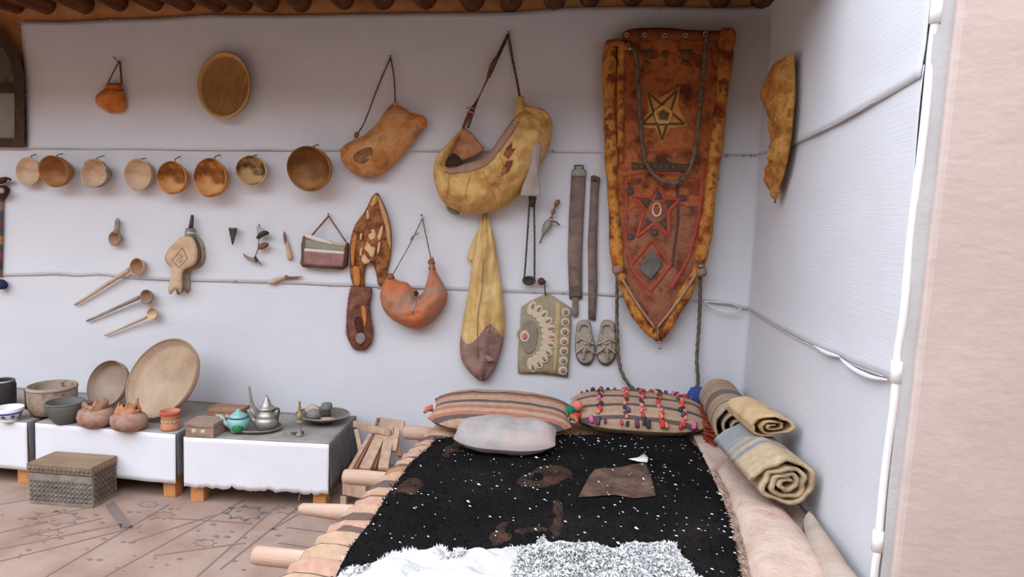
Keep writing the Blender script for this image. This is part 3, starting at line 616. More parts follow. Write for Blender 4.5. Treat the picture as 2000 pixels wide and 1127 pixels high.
lathe('scoop_cup', [(0, -R_ * .8), (R_ * .6, -R_ * .65), (R_ * .95, -R_ * .2), (R_, R_ * .1), (R_ * .96, R_ * .15), (R_ * .88, R_ * .1), (R_ * .7, -R_ * .3), (0, -R_ * .45)], c, (-.2, -1, .1), [m_wood_grey, M('scoop_inside', [(128, 92, 66), (170, 134, 104)], 9)], t, 28, mi=[0, 0, 0, 0, 0, 1, 1])
tube('handle', [W(227, 456, .045), W(229, 444, .04), W(230, 430, .035)], lambda q: .016 - .003 * q, m_wood_grey, t, 12); tube('hanging_loop', [W(226, 430, .035), W(230, 426, .04), W(234, 430, .035)], .002, m_cord, t, 6)

# ---- bellows
t = thing('bellows', W(352, 577, .02), 'wooden hand bellows with a pale carved board and grey nozzle', 'bellows')
bf = [(366, 462), (376, 464), (384, 480), (386, 500), (382, 515), (372, 522), (360, 527), (356, 540), (356, 562), (352, 572), (348, 564), (340, 568), (334, 575), (330, 566), (334, 545), (337, 525), (330, 518), (324, 508), (324, 498), (332, 484), (345, 472), (356, 462)]
slab('back_board', [(x + 15, y + 1) for x, y in bf], .018, .014, m_wood_grey, t, 60, edge=2)
slab('leather_gusset', [(x + 8, y + 1) for x, y in [(366, 464), (376, 466), (383, 480), (385, 500), (380, 514), (368, 520), (345, 520), (333, 512), (328, 500), (336, 484), (348, 472)]], .034, .035, M('gusset_leather', [(96, 74, 58), (128, 102, 80)], 14), t, 30)
fb = slab('front_board', bf, .072, .014, m_wood_pale, t, 60, edge=2)
m_carve = M('carved_line', [(116, 96, 88), (134, 112, 102)], 30)
dm = [(356, 484), (366, 505), (349, 526 - 3), (336, 508)]
for k in range(4): tube('carved_diamond', [W(*dm[k], .087), W(*dm[(k + 1) % 4], .087)], .0016, m_carve, fb, 5)
for q in ([(345, 500), (352, 496), (357, 503)], [(343, 507), (350, 512), (357, 508)], [(348, 503), (352, 507), (354, 500)]): tube('carved_scroll', cr([W(x, y, .087) for x, y in q], 10), .0014, m_carve, fb, 5)
tube('nozzle', [W(371, 466, .05), W(372, 446, .045)], lambda q: .03 - .006 * q, m_tin, t, 14); tube('nozzle_tip', [W(372, 450, .045), W(376, 420, .04)], lambda q: .014 - .006 * q, m_iron, t, 12)
tube('nozzle_band', [W(360, 453, .05), W(370, 455, .08), W(382, 456, .05)], .004, M('pale_band', [(196, 194, 188)], 9), t, 6)

# ---- small tools
t = thing('plough_tip', W(456, 481, .02), 'small grey iron cone hung point down', 'iron cone')
lathe('cone', [(.001, -.09), (.006, -.08), (.024, 0), (.0235, .004), (.0205, .003), (.012, -.03), (.001, -.06)], W(455, 447, .045), (0, .05, 1), m_iron, t, 16, (1, .75))
lathe('socket_lip', [(.0235, .0), (.026, .004), (.021, .007), (.0205, .002)], W(455, 447, .045), (0, .05, 1), m_tin, t, 16, (1, .75))
t = thing('hanging_horn', W(515, 518, .02), 'string of a dark curved horn, a brown shell and a pointed iron hook', 'ornament')
tube('horn', cr([W(503, 465, .05), W(511, 458, .055), W(519, 455, .05), W(525, 456, .04)], 14), lambda q: .004 + .011 * math.sin(PI * (.15 + .8 * q)), M('black_horn', [(34, 34, 30), (58, 58, 50)], 10, .5), t, 12)
slab('horn_leather', [(503, 441), (512, 446), (520, 453), (512, 457), (504, 463), (503, 452)], .04, .012, M('pale_grey_hide', [(160, 152, 142), (182, 174, 164)], 10), t, 20)
lathe('shell', [(0, -.02), (.012, -.017), (.022, -.006), (.024, .004), (.014, .013), (0, .016)], W(514, 481, .045), (.45, 0, -1), M('brown_shell', [(92, 58, 42), (138, 94, 70)], 9, .4), t, 20, (1.5, .8))
tube('link_cord', [W(506, 437, .03), W(508, 450, .035), W(506, 470, .045), W(503, 490, .04), W(497, 504, .04)], .0026, m_iron, t, 6)
tube('iron_hook', cr([W(475, 496, .03), W(485, 504, .038), W(498, 508, .042), W(508, 514, .036), W(513, 518, .03)], 18), lambda q: .002 + .008 * math.sin(PI * min(1, q * 1.1 + .05)) ** 1, m_wood_grey, t, 10); tube('hook_socket', [W(498, 503, .04), W(502, 510, .05)], .009, m_iron, t, 10)
t = thing('knife', W(566, 508, .02), 'small upright knife with a brown blade above a pale handle', 'knife')
slab('knife_handle', [(559, 474), (563, 473), (571, 500), (571, 507), (565, 508), (562, 498)], .02, .016, m_wood_pale, t, 20, edge=2)
slab('knife_blade', [(555, 452), (558, 457), (561, 470), (563, 476), (558, 478), (554, 464)], .022, .008, M('rusty_blade', [(110, 74, 62), (136, 98, 84)], 12, .6), t, 18, edge=2)
t = thing('folding_knife', W(560, 555, .02), 'bent folding knife lying level on the seam of the wall cloth', 'knife')
slab('knife_handle', [(527, 548), (540, 543), (556, 539), (558, 544), (545, 550), (532, 555), (526, 553)], .024, .018, m_wood_pale, t, 24, edge=2)
slab('knife_blade', [(556, 539), (560, 537), (564, 540), (594, 540), (580, 544), (558, 546)], .026, .007, MATS['rusty_blade'], t, edge=2)

# ---- tongs, dagger, belts
t = thing('fire_tongs', W(1034, 558, .02), 'thin iron tongs hanging under the grey rag with a round ring below', 'tongs')
tube('head', [W(1040, 384, .06), W(1040, 404, .05)], lambda q: .022 - .008 * q, m_iron, t, 10)
for q in ([(1034, 398), (1030, 460), (1026, 520), (1024, 543)], [(1043, 398), (1044, 460), (1044, 520), (1044, 543)]): rope('rod', [W(x, y, .045) for x, y in q], .0045, m_iron, t)
tube('ring', [W(1033 + 11 * math.cos(a), 548 + 7 * math.sin(a), .045 + .012 * math.sin(a)) for a in [2 * PI * k / 24 for k in range(25)]], .0065, m_iron, t, 8)
lathe('ring_cup', [(0, -.012), (.02, -.008), (.026, .002), (.02, .0), (0, -.006)], W(1033, 549, .05), (0, -.5, 1), m_iron, t, 18)
t = thing('dagger', W(1057, 473, .02), 'small ornate dagger hung point down at a slant', 'dagger')
m_dag = M('dull_brass', [(112, 84, 66), (150, 118, 94)], 16, .5, .3, metal=.2)
tube('grip', cr([W(1088, 396, .035), W(1081, 412, .04), W(1076, 428, .04)], 16), lambda q: .008 + .004 * math.sin(q * 14), m_dag, t, 10)
lathe('pommel', [(0, -.014), (.012, -.006), (.014, .002), (.008, .012), (0, .016)], W(1089, 395, .035), (.4, 0, 1), m_dag, t, 12); lathe('sheath_bulb', [(0, -.05), (.012, -.04), (.021, -.012), (.02, .01), (.01, .03), (0, .034)], W(1069, 440, .038), (.45, 0, 1), m_tin, t, 14, (1, .6))
tube('blade_tip', [W(1066, 448, .035), W(1060, 462, .03), W(1055, 473, .026)], lambda q: .008 - .005 * q, m_dag, t, 8); tube('guard', cr([W(1074, 432, .04), W(1085, 433, .04), W(1093, 440, .035)], 8), .004, m_iron, t, 6); lathe('tip_ball', [(0, -.007), (.007, 0), (0, .007)], W(1055, 473, .026), (0, 0, 1), m_dag, t, 8)
m_belt = M('worn_belt', [(98, 80, 72), (124, 104, 94), (142, 118, 106)], 14, .85, .3)
t = thing('leather_belt', W(1122, 620, .02), 'wide worn leather belt with a tin end plate and narrow tongue', 'belt')
slab('strap', [(1117, 332), (1145, 333), (1144, 352), (1140, 430), (1137, 500), (1137, 555), (1137, 584), (1112, 584), (1109, 500), (1111, 430), (1115, 360)], .02, .007, m_belt, t, wr=.005, edge=2)
slab('buckle_plate', [(1122, 322), (1139, 322), (1141, 330), (1145, 335), (1144, 345), (1117, 344), (1117, 335), (1121, 330)], .028, .005, m_tin, t, edge=2); tube('buckle_loop', [W(1123, 330, .035), W(1122, 323, .035), W(1138, 323, .035), W(1139, 330, .035)], .003, m_iron, t, 6)
slab('tongue_keeper', [(1114, 560), (1135, 561), (1136, 580), (1115, 580)], .028, .006, M('keeper_leather', [(86, 72, 66), (106, 90, 82)], 14), t, edge=2); slab('tongue', [(1118, 578), (1129, 578), (1130, 612), (1127, 619), (1121, 619), (1118, 612)], .02, .008, m_belt, t, edge=2)
t = thing('leather_belt', W(1158, 626, .02), 'narrow worn leather belt hanging beside the big painted hide', 'belt')
slab('strap', [(1154, 345), (1160, 343), (1172, 348), (1169, 380), (1167, 450), (1166, 500), (1167, 560), (1165, 600), (1163, 626), (1149, 624), (1149, 560), (1148, 470), (1151, 420)], .02, .007, m_belt, t, wr=.006, edge=2); slab('folded_top', [(1154, 344), (1161, 342), (1172, 347), (1171, 358), (1162, 352), (1154, 354)], .028, .006, MATS['keeper_leather'], t, edge=2); lathe('rivet', [(0, .004), (.005, .002), (.006, 0)], W(1160, 352, .037), (0, -1, 0), m_iron, t, 8)

# ---- embroidered envelope
t = thing('embroidered_pouch', W(1062, 737, .02), 'flat embroidered pouch with a cream rosette fan, hung from a knob by its pointed flap', 'pouch')
m_emb = M('olive_fabric', [(138, 126, 100), (156, 142, 116), (168, 152, 124)], 14, .95, .4)
slab('pouch_body', [(1018, 600), (1036, 588), (1065, 574), (1074, 574), (1092, 586), (1116, 602), (1116, 630), (1113, 690), (1109, 736), (1090, 733), (1060, 729), (1012, 728), (1012, 690), (1014, 660), (1010, 650), (1016, 640)], .02, .016, m_emb, t, edge=3, wr=.006)
m_crm = M('cream_stitch', [(192, 172, 144), (208, 190, 164)], 20, .95, .4); m_rose = M('rose_stitch', [(172, 104, 88), (192, 126, 108)], 20, .95, .4); m_gst = M('grey_stitch', [(130, 116, 106), (146, 132, 120)], 20, .95, .4); m_yst = M('straw_stitch', [(176, 150, 106), (192, 168, 124)], 20, .95, .4)
def disc(nm, x, y, rx, ry, mat, off=.041, rot=0, lift=.003): return slab(nm, [(x + rx * math.cos(a) * math.cos(rot) - ry * math.sin(a) * math.sin(rot), y + rx * math.cos(a) * math.sin(rot) + ry * math.sin(a) * math.cos(rot)) for a in [2 * PI * k / 14 for k in range(14)]], off, lift, mat, t, edge=1.5, res=3)
for k in range(11):
    a = -1.3 + 2.6 * k / 10; disc('cream_petal', 1027 + 45 * math.cos(a), 658 + 57 * math.sin(a), 15, 9.5, m_crm, .036 + .0003 * (k % 2), a); disc('petal_heart', 1027 + 50 * math.cos(a), 658 + 62 * math.sin(a), 5.5, 2.6, m_rose if k == 5 else m_gst, .039, a)
disc('rosette_field', 1034, 658, 17, 34, m_gst, .036); disc('cream_rosette', 1025, 657, 10, 12, m_crm, .039); disc('rose_centre', 1025, 657, 5, 6.5, m_rose, .042)
slab('straw_band', [(1086, 590), (1096, 594), (1092, 660), (1088, 731), (1078, 730), (1083, 660)], .036, .003, m_yst, t, edge=2)
for k in range(7):
    y = 610 + 19 * k; disc('border_rosette', 1105 - k * .9, y, 9, 8.5, m_crm, .036); disc('rosette_heart', 1105 - k * .9, y, 5, 5, m_rose if k == 3 else m_gst, .039)
tube('hanging_loop', [W(1065, 548, .05), W(1064, 565, .045), W(1066, 578, .045)], .0035, m_iron, t); lathe('knob', [(0, -.004), (.014, 0), (.02, .02), (.016, .034), (0, .04)], W(1058, 549, .02), (0, -1, 0), M('dark_red_knob', [(72, 40, 34), (98, 58, 48)], 12, .5), t, 16)

# ---- sandals
m_sole = M('sandal_leather', [(140, 130, 114), (164, 154, 138), (178, 168, 152)], 14, .85, .4); m_soled = M('sandal_sole', [(84, 74, 64), (104, 94, 82)], 14, .85)
def sandal(sgn, cx, label):
    P = [(x * sgn + cx, y) for x, y in [(-15, 630), (-6, 625), (6, 626), (11, 635), (13, 652), (18, 668), (19, 690), (14, 706), (4, 713), (-8, 710), (-17, 698), (-20, 678), (-19, 655), (-17, 640)]]
    t = thing('sandal', W(cx, 714, .02), label, 'sandal', 'pair of sandals hung on the wall')
    slab('sole', P, .018, .014, m_soled, t, 36, edge=2); slab('footbed', [(cx + (x - cx) * .95, 669 + (y - 669) * .96 - 1) for x, y in P], .03, .012, m_sole, t, 36, edge=3)
    heel = [(cx + sgn * x, y) for x, y in [(-14, 646), (-10, 636), (0, 633), (8, 638), (10, 650)]]
    tube('heel_strap', cr([W(x, y, .052) for x, y in heel], 18), .0055, MATS['sandal_leather'], t, 8)
    for q in ([(-18, 668), (-6, 662), (6, 668), (18, 672)], [(-19, 690), (-6, 680), (4, 672), (12, 662)], [(18, 690), (8, 682), (0, 674), (-10, 662)], [(-4, 702), (-2, 688), (0, 672), (2, 660)]):
        tube('strap', cr([W(cx + sgn * x, y, .05 + .012 * math.sin(PI * i / 3)) for i, (x, y) in enumerate(q)], 14), .0055, MATS['sandal_leather'], t, 8)
    slab('crossed_patch', [(cx + sgn * x, y) for x, y in [(-8, 662), (4, 660), (10, 672), (6, 686), (-6, 688), (-12, 676)]], .048, .01, M('sandal_patch', [(150, 134, 114), (172, 154, 132)], 14), t, 24)
    lathe('toe_knot', [(0, -.008), (.009, 0), (0, .008)], W(cx, 672, .068), (0, -1, 0), m_wood_pale, t, 8)
sandal(1, 1143, 'left grey leather sandal of the hanging pair'); sandal(-1, 1184, 'right grey leather sandal of the hanging pair, next to the rope')

# ---- big painted hide bag
t = thing('painted_hide', W(1288, 668, .03), 'large orange leather hide bag painted with stars, rope loops and rolled edges', 'hide bag')
m_hp = M('painted_leather', [(84, 40, 18), (146, 76, 32), (176, 100, 50), (128, 62, 34)], 9, .6, .5, fine=50, lo=.36, hi=.62)
m_hp_low = M('painted_leather_low', [(92, 50, 38), (136, 80, 56), (154, 100, 72), (116, 60, 48)], 11, .7, .5, fine=50)
m_roll = M('yellow_roll', [(104, 46, 16), (160, 92, 34), (202, 138, 62), (122, 58, 26)], 11, .6, .5, fine=45, lo=.36, hi=.62)
st = [(1183, 84, 1432, 62, .05), (1181, 140, 1431, 100, .055), (1180, 200, 1424, 170, .06), (1182, 265, 1413, 240, .06), (1186, 330, 1403, 310, .06), (1189, 400, 1394, 380, .06), (1193, 460, 1384, 450, .06), (1200, 520, 1372, 525, .055), (1216, 570, 1350, 572, .05), (1235, 615, 1322, 618, .045), (1258, 645, 1303, 648, .035), (1283, 668, 1292, 668, .01)]
HW = Loft('hide_body', st, .05, [m_hp, m_hp_low], t, 70, 26, p=.32, wr=.01, ws=8, mfun=lambda s, q: 1 if s > .47 else 0)
tband = slab('top_band', [(1215, 68), (1236, 57), (1300, 55), (1340, 59), (1400, 61), (1412, 56), (1432, 57), (1434, 74), (1400, 80), (1300, 78), (1238, 84), (1226, 82)], .1, .02, M('dark_top_leather', [(94, 46, 20), (150, 78, 34)], 9, .65, .4), t, 50, wr=.006)
def edge_roll(pts, r, nm='edge_roll', off=.085):
    P = cr([(*W(x, y, off),) for x, y in pts], 60)
    tube(nm, P, lambda q: r * .88 * (1 + .16 * math.sin(q * 23) + .3 * noise.noise(Vector((q * 14, r * 50, 1)))) * (1 - .5 * max(0, q - .85) / .15), m_roll, t, 12)
edge_roll([(1192, 88), (1190, 150), (1190, 220), (1194, 300), (1197, 380), (1202, 450), (1208, 520), (1228, 580), (1256, 630), (1284, 662)], .034)
edge_roll([(1418, 72), (1415, 130), (1409, 190), (1402, 250), (1394, 320), (1386, 390), (1377, 450), (1366, 515), (1345, 560), (1318, 610), (1293, 658)], .036)
edge_roll([(1214, 90), (1212, 150), (1212, 230), (1214, 320)], .02, 'inner_fold', .105); 
slab('corner_fold', [(1182, 84), (1192, 78), (1210, 78), (1222, 84), (1230, 98), (1222, 100), (1208, 92), (1194, 92), (1186, 100)], .11, .022, m_hp, t, 28)
slab('corner_fold', [(1404, 66), (1416, 56), (1434, 60), (1434, 90), (1422, 98), (1404, 94)], .115, .022, m_hp, t, 28)
STF = np.array(cr(st, 1400))
def hidemap(px, py):                                               # photo place on the hide -> place on its surface
    A = STF; best = int(np.argmin(np.abs(A[:, 1] + (A[:, 3] - A[:, 1]) * (px - A[:, 0]) / (A[:, 2] - A[:, 0] + 1e-6) - py)))
    a = A[best]; return best / (len(A) - 1), (px - a[0]) / (a[2] - a[0])
def on_hide(px, py, lift): s, q = hidemap(px, py); return HW.at(s, q, lift)
def ribbon(nm, pts, wpx, mat, closed=False, lift=.004):
    P = list(pts) + ([pts[0]] if closed else []); V, Fc = [], []
    for (x1, y1), (x2, y2) in zip(P[:-1], P[1:]):
        L_ = math.hypot(x2 - x1, y2 - y1); nx, ny = -(y2 - y1) / L_ * wpx / 2, (x2 - x1) / L_ * wpx / 2; n = max(2, int(L_ / 8)); b = len(V)
        for k in range(n + 1):
            x, y = x1 + (x2 - x1) * k / n, y1 + (y2 - y1) * k / n
            V += [on_hide(x + nx, y + ny, lift), on_hide(x - nx, y - ny, lift), on_hide(x + nx, y + ny, -.004), on_hide(x - nx, y - ny, -.004)]
        for k in range(n):
            q = b + 4 * k; Fc += [(q, q + 1, q + 5, q + 4), (q, q + 4, q + 6, q + 2), (q + 1, q + 3, q + 7, q + 5)]
    return mk(nm, V, Fc, mat, t)
def area(nm, pts, mat, lift=.004):
    return puff(nm, pts, lambda u, v, h: on_hide(u, v, h - .004), lambda d, u, v: lift + .004, 5, mat, t)
m_p_olive = M('olive_paint', [(84, 66, 38), (112, 88, 52)], 14, .8); m_p_gold = M('gold_paint', [(196, 130, 60), (212, 150, 82)], 12, .7); m_p_red = M('red_paint', [(158, 62, 46), (178, 84, 64)], 12, .75); m_p_dark = M('dark_paint', [(76, 58, 54), (98, 76, 68)], 12, .8); m_p_grey = M('grey_paint', [(92, 90, 84), (112, 108, 100)], 12, .8)
for x in (1262, 1336): area('painted_triangle', [(x - 14, 103), (x + 15, 103), (x + 3, 122), (x - 2, 122)], m_p_olive); area('painted_dot', [(x + 6 * math.cos(a) - 1, 129 + 6 * math.sin(a)) for a in [k * PI / 5 for k in range(10)]], m_p_olive)
area('painted_spade', [(1290, 108), (1298, 104), (1304, 110), (1300, 122), (1296, 122)], m_p_olive)
tips = [(1263, 186), (1320, 180), (1334, 246), (1291, 276), (1252, 246)]
s5 = [tips[0], tips[2], tips[4], tips[1], tips[3]]
area('star_field', [(1258, 178), (1286, 196), (1326, 172), (1322, 210), (1342, 250), (1305, 254), (1290, 286), (1278, 254), (1246, 252), (1266, 220)], m_p_gold, .003)
ribbon('painted_star', s5, 4.5, m_p_olive, True, .006); pent = [(1293 + 17 * math.sin(a), 229 - 17 * math.cos(a)) for a in [2 * PI * k / 5 for k in range(5)]]
ribbon('star_pentagon', pent, 5, M('pale_gold', [(214, 160, 90), (224, 176, 108)], 9), True, .008); area('star_heart', [(1293 + (x - 1293) * .6, 229 + (y - 229) * .6) for x, y in pent], m_p_olive, .006)
area('dark_band', [(1232, 319), (1300, 318), (1348, 324), (1345, 338), (1290, 337), (1232, 334)], m_p_dark, .003); 
for k in range(9): area('band_mark', [(1238 + 12 * k, 323), (1246 + 12 * k, 323), (1246 + 12 * k, 331), (1238 + 12 * k, 331)], m_p_olive, .005)
ribbon('red_line', [(1218, 345), (1262, 338), (1320, 342), (1362, 352)], 4, m_p_red, False, .004); ribbon('red_line', [(1240, 300), (1330, 298)], 3, m_p_red, False, .004)
big = [(1284, 360), (1297, 388), (1326, 390), (1304, 412), (1304, 460), (1276, 436), (1243, 462), (1256, 416), (1236, 384), (1268, 386)]
ribbon('red_star', big, 7, m_p_red, True, .005)
for q in ([(1284, 372), (1292, 390), (1276, 390)], [(1247, 390), (1270, 392), (1262, 408)], [(1318, 394), (1298, 394), (1302, 408)], [(1252, 452), (1262, 424), (1272, 434)], [(1300, 450), (1298, 424), (1284, 434)]): area('star_point', q, m_p_dark, .005)
ribbon('star_centre', [(1281 + 8 * math.cos(a), 410 + 13 * math.sin(a)) for a in [2 * PI * k / 10 for k in range(10)]], 4, M('tan_paint', [(172, 118, 70)], 9), True, .006)
for x, y in ((1229, 374), (1230, 462), (1330, 388), (1276, 453)): area('painted_rosette', [(x + 9 * math.cos(a), y + 7 * math.sin(a)) for a in [k * PI / 5 for k in range(10)]], m_p_dark, .004)
dia = [(1271, 488), (1292, 516), (1269, 545), (1246, 522)]
area('grey_diamond', dia, m_p_grey, .005); ribbon('red_frame', [(1272, 468), (1308, 516), (1269, 566), (1228, 520)], 6, m_p_red, True, .004); ribbon('red_border', [(1222, 350), (1222, 470), (1236, 530), (1262, 580)], 5, m_p_red, False, .004); ribbon('red_border', [(1372, 330), (1362, 430), (1345, 500), (1310, 560)], 6, m_p_red, False, .004)
ribbon('dark_fold_line', [(1320, 360), (1322, 430), (1310, 520)], 5, m_p_dark, False, .002)
for x, y in ((1224, 68), (1259, 68), (1298, 69), (1339, 69), (1378, 66)): 
    c = W(x, y, .127); tube('grommet', [c + Vector((.009 * math.cos(a), 0, .009 * math.sin(a))) for a in [2 * PI * k / 14 for k in range(15)]], .0032, m_pin, tband, 6)
lathe('grommet_stud', [(0, .006), (.007, .003), (.008, 0)], W(1231, 95, .14), (0, -1, 0), m_pin, t, 10)
m_rope = M('braided_rope', [(74, 62, 50), (108, 94, 78), (128, 112, 94)], 40, .9, .3)
rope('rope_loop', [W(1226, 84, .13), W(1242, 108, .14), W(1247, 170, .145), W(1252, 250, .145), W(1260, 312, .145), W(1282, 345, .15), W(1313, 358, .15), W(1340, 342, .15), W(1356, 300, .145), W(1366, 220, .14), W(1374, 140, .14), W(1381, 70, .135)], .0095, m_rope, t, pitch=.045)
rope('rope_loop', [W(1206, 535, .1), W(1205, 600, .05), W(1207, 690, .04), W(1218, 735, .04), W(1245, 765, .035), W(1290, 775, .03), W(1340, 772, .03), W(1362, 752, .04), W(1361, 700, .04), W(1366, 620, .04), W(1369, 530, .1)], .0085, m_rope, t, pitch=.045)
for x, y in ((1206, 526), (1370, 530)): lathe('rope_knot', [(0, -.03), (.022, -.02), (.028, 0), (.02, .018), (0, .028)], W(x, y, .1), (.1, -.2, 1), M('knot_rag', [(120, 84, 66), (166, 134, 112)], 20, .9, .5), t, 14, jit=lambda th, k: (.005 * math.sin(th * 3 + k * 2), 0))
lathe('metal_ferrule', [(.012, -.008), (.013, .0), (.012, .01)], W(1369, 519, .12), (0, -.2, 1), m_pin, t, 12)
for a, b in (((1215, 545), (1280, 642)), ((1360, 535), (1284, 640))): tube('lacing_cord', cr([W(*a, .12), W((a[0] + b[0]) / 2, (a[1] + b[1]) / 2 + 4, .12), W(*b, .1)], 16), .007, M('pale_cord', [(150, 118, 94), (176, 142, 114)], 20), t)
tube('toggle_cord', [W(1284, 640, .1), W(1286, 668, .06)], .005, MATS['pale_cord'], t); lathe('toggle_bead', [(0, -.012), (.012, 0), (0, .012)], W(1287, 668, .06), (0, 0, 1), m_wood_pale, t, 10); lathe('toggle_bead', [(0, -.012), (.012, 0), (0, .012)], W(1289, 679, .05), (.3, 0, 1), m_pin, t, 10)

# ---- hide on the right wall
t = thing('hide_strip', RW(1515, 388, .03), 'yellow-brown fleecy hide strip hung on the right wall near the corner', 'hide')
m_fl = M('yellow_fleece', [(112, 70, 26), (164, 108, 44), (184, 136, 72), (92, 58, 28)], 16, .9, .8, fine=70)
Loft('hide_body', [(1543, 103, 1549, 103, .01), (1528, 118, 1549, 122, .03), (1514, 145, 1549, 150, .05), (1505, 180, 1549, 185, .06), (1504, 210, 1547, 215, .055), (1513, 240, 1545, 240, .045), (1517, 270, 1542, 270, .04), (1511, 305, 1537, 305, .035), (1505, 335, 1531, 335, .03), (1504, 358, 1523, 360, .025), (1508, 376, 1519, 378, .02), (1512, 388, 1516, 389, .005)], .05, [m_fl, M('fleece_orange', [(150, 88, 38), (184, 122, 64)], 10, .8)], t, 70, 24, wr=.024, ws=14, plane=RW, mfun=lambda s, q: 1 if q < .55 + .2 * math.sin(s * 9) else 0)
V, Fc = [], []
for k in range(900):
    y = random.uniform(110, 385); x0 = np.interp(y, [103, 145, 200, 240, 270, 335, 388], [1540, 1514, 1504, 1513, 1517, 1505, 1510]); x1 = np.interp(y, [103, 200, 270, 335, 388], [1549, 1548, 1543, 1531, 1516])
    x = x1 - (x1 - x0) * random.random() ** 2 * .5 if y < 300 else random.uniform(x0, x1); p = RW(x, y, .07); d = Vector((-random.random(), random.uniform(-.8, .8), random.uniform(-1, .1))).normalized() * random.uniform(.006, .018)
    b = len(V); V += [p + Vector((0, .0015, 0)), p - Vector((0, .0015, 0)), p + d]; Fc.append((b, b + 1, b + 2))
tag(mk('fleece', V, Fc, m_fl, t), kind='stuff'); tube('tip_cord', [RW(1514, 386, .04), RW(1514, 396, .035)], .004, m_cord_grey, t)

# ---- woven band at the far left
t = thing('woven_band', W(2, 567, .03), 'dark woven band with coloured dots and a blue tassel at the left edge', 'textile')
bands = [(-.40 + .05 * k, [(52, 44, 52), (96, 40, 44), (50, 48, 64), (150, 96, 50), (52, 44, 52), (140, 44, 48), (60, 50, 56), (176, 116, 44)][k % 8]) for k in range(16)]
slab('band', [(-22, 380), (7, 380), (6, 450), (4, 540), (-22, 540)], .02, .012, stripes('band_weave', 2, bands), t, edge=2)
tube('bow', cr([W(-10, 356, .04), W(6, 352, .05), W(14, 348, .05), W(21, 352, .04)], 12), lambda q: .012 + .006 * math.sin(q * 6), M('dark_bow', [(48, 32, 32), (78, 48, 42)], 14), t, 10)
lathe('bow_knot', [(0, -.03), (.03, -.02), (.042, 0), (.03, .02), (0, .03)], W(4, 374, .045), (1, -.2, .2), MATS['dark_bow'], t, 16, jit=lambda th, k: (.006 * math.sin(3 * th), 0)); lathe('bow_stone', [(0, .018), (.014, .012), (.018, 0)], W(4, 372, .075), (0, -1, 0), M('amber_dot', [(150, 70, 34)], 5), t, 12)
lathe('tassel', [(0, .03), (.016, .026), (.03, .008), (.033, -.012), (.024, -.028), (0, -.03)], W(2, 555, .04), (0, 0, 1), M('navy_wool', [(34, 34, 66), (56, 54, 92)], 24, .95, .6), t, 16)

# ================================================================== benches along the wall
H = 0.334
m_legw = M('orange_pine', [(186, 124, 72), (206, 148, 96)], 5, .7, .15, stretch=(4, 4, 1))
m_sheet = M('white_sheet', [(214, 212, 214), (222, 220, 222)], 3, .9, .1, fine=30)
m_sheet_top = M('shaded_sheet', [(128, 122, 116), (148, 140, 132), (158, 150, 142)], 5, .95, .2)  # same white sheet, greyed to paint in the shade on its upward face
def bench(x0, x1, yf, label, rag, zl, rot=0, yb=-.024):
    t = thing('low_bench', ((x0 + x1) / 2, yf / 2, 0), label, 'bench', 'low benches along the wall')
    for x in (x0 + .02, x1 - .085):
        for y in (yf + .015, yb - .1): box('leg', (x, y, 0), (.065, 0, 0), (0, .065, 0), (0, 0, H - .022), m_legw, t)
    box('apron', (x0 + .03, yf + .03, .14), (x1 - x0 - .06, 0, 0), (0, .03, 0), (0, 0, .15), m_legw, t); box('board', (x0 + .005, yf + .006, H - .026), (x1 - x0 - .01, 0, 0), (0, yb - .006 - yf, 0), (0, 0, .024), m_legw, t)
    nx, ny = 24, 12; V, Fc = [], []
    for j in range(ny + 1):
        for i in range(nx + 1):
            x = x0 + (x1 - x0) * i / nx; y = yb + (yf - yb) * j / ny; V.append(Vector((x, y, H + .0015 * noise.noise(Vector((x * 6, y * 6, 1))))))
    Fc = [(j * (nx + 1) + i, j * (nx + 1) + i + 1, (j + 1) * (nx + 1) + i + 1, (j + 1) * (nx + 1) + i) for j in range(ny) for i in range(nx)]
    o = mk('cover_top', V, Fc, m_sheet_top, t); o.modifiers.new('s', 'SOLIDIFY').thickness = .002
    nx, nz = 60, 10; V = []
    for j in range(nz + 1):
        for i in range(nx + 1):
            u = i / nx; x = x0 + (x1 - x0) * u; zb = zl + (rag * .02 * noise.noise(Vector((x * 22, 3, 7))) + rag * .012 * noise.noise(Vector((x * 60, 1, 7))) if rag else .004 * noise.noise(Vector((x * 9, 3, 7))))
            z = H + (zb - H) * j / nz; V.append(Vector((x, yf - .004 - .006 * (j / nz) * (1 + noise.noise(Vector((x * 7, z * 5, 2)))), z)))
    Fc = [(j * (nx + 1) + i, (j + 1) * (nx + 1) + i, (j + 1) * (nx + 1) + i + 1, j * (nx + 1) + i + 1) for j in range(nz) for i in range(nx)]
    o = mk('cover_front', V, Fc, m_sheet, t); o.modifiers.new('s', 'SOLIDIFY').thickness = .002
    for xs_, s in ((x1, 1), (x0, -1)):
        V = []
        for j in range(9):
            for i in range(13):
                y = yf + (yb - yf) * i / 12; z = H + (zl + .02 - H) * j / 8; V.append(Vector((xs_ + s * (.002 + .012 * (j / 8) * (.5 + noise.noise(Vector((y * 14, z * 4, xs_))))), y, z)))
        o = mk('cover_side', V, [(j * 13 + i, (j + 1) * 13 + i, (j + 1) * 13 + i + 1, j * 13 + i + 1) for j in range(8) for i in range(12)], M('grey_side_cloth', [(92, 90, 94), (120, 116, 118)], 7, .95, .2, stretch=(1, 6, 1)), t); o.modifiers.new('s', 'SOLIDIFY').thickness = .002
    t.rotation_euler.z = rot
    return t
bench(-4.75, -3.61, -.575, 'white-covered low bench at the left edge, holding the blue and white bowl', 0, .085)
bench(-3.572, -2.80, -.565, 'white-covered low bench in the middle, behind the carved chest', 0, .085)
b3 = bench(-2.765, -2.045, -.56, 'white-covered low bench with a torn hem, holding the teapots', 1, .085, math.radians(5), -.10)
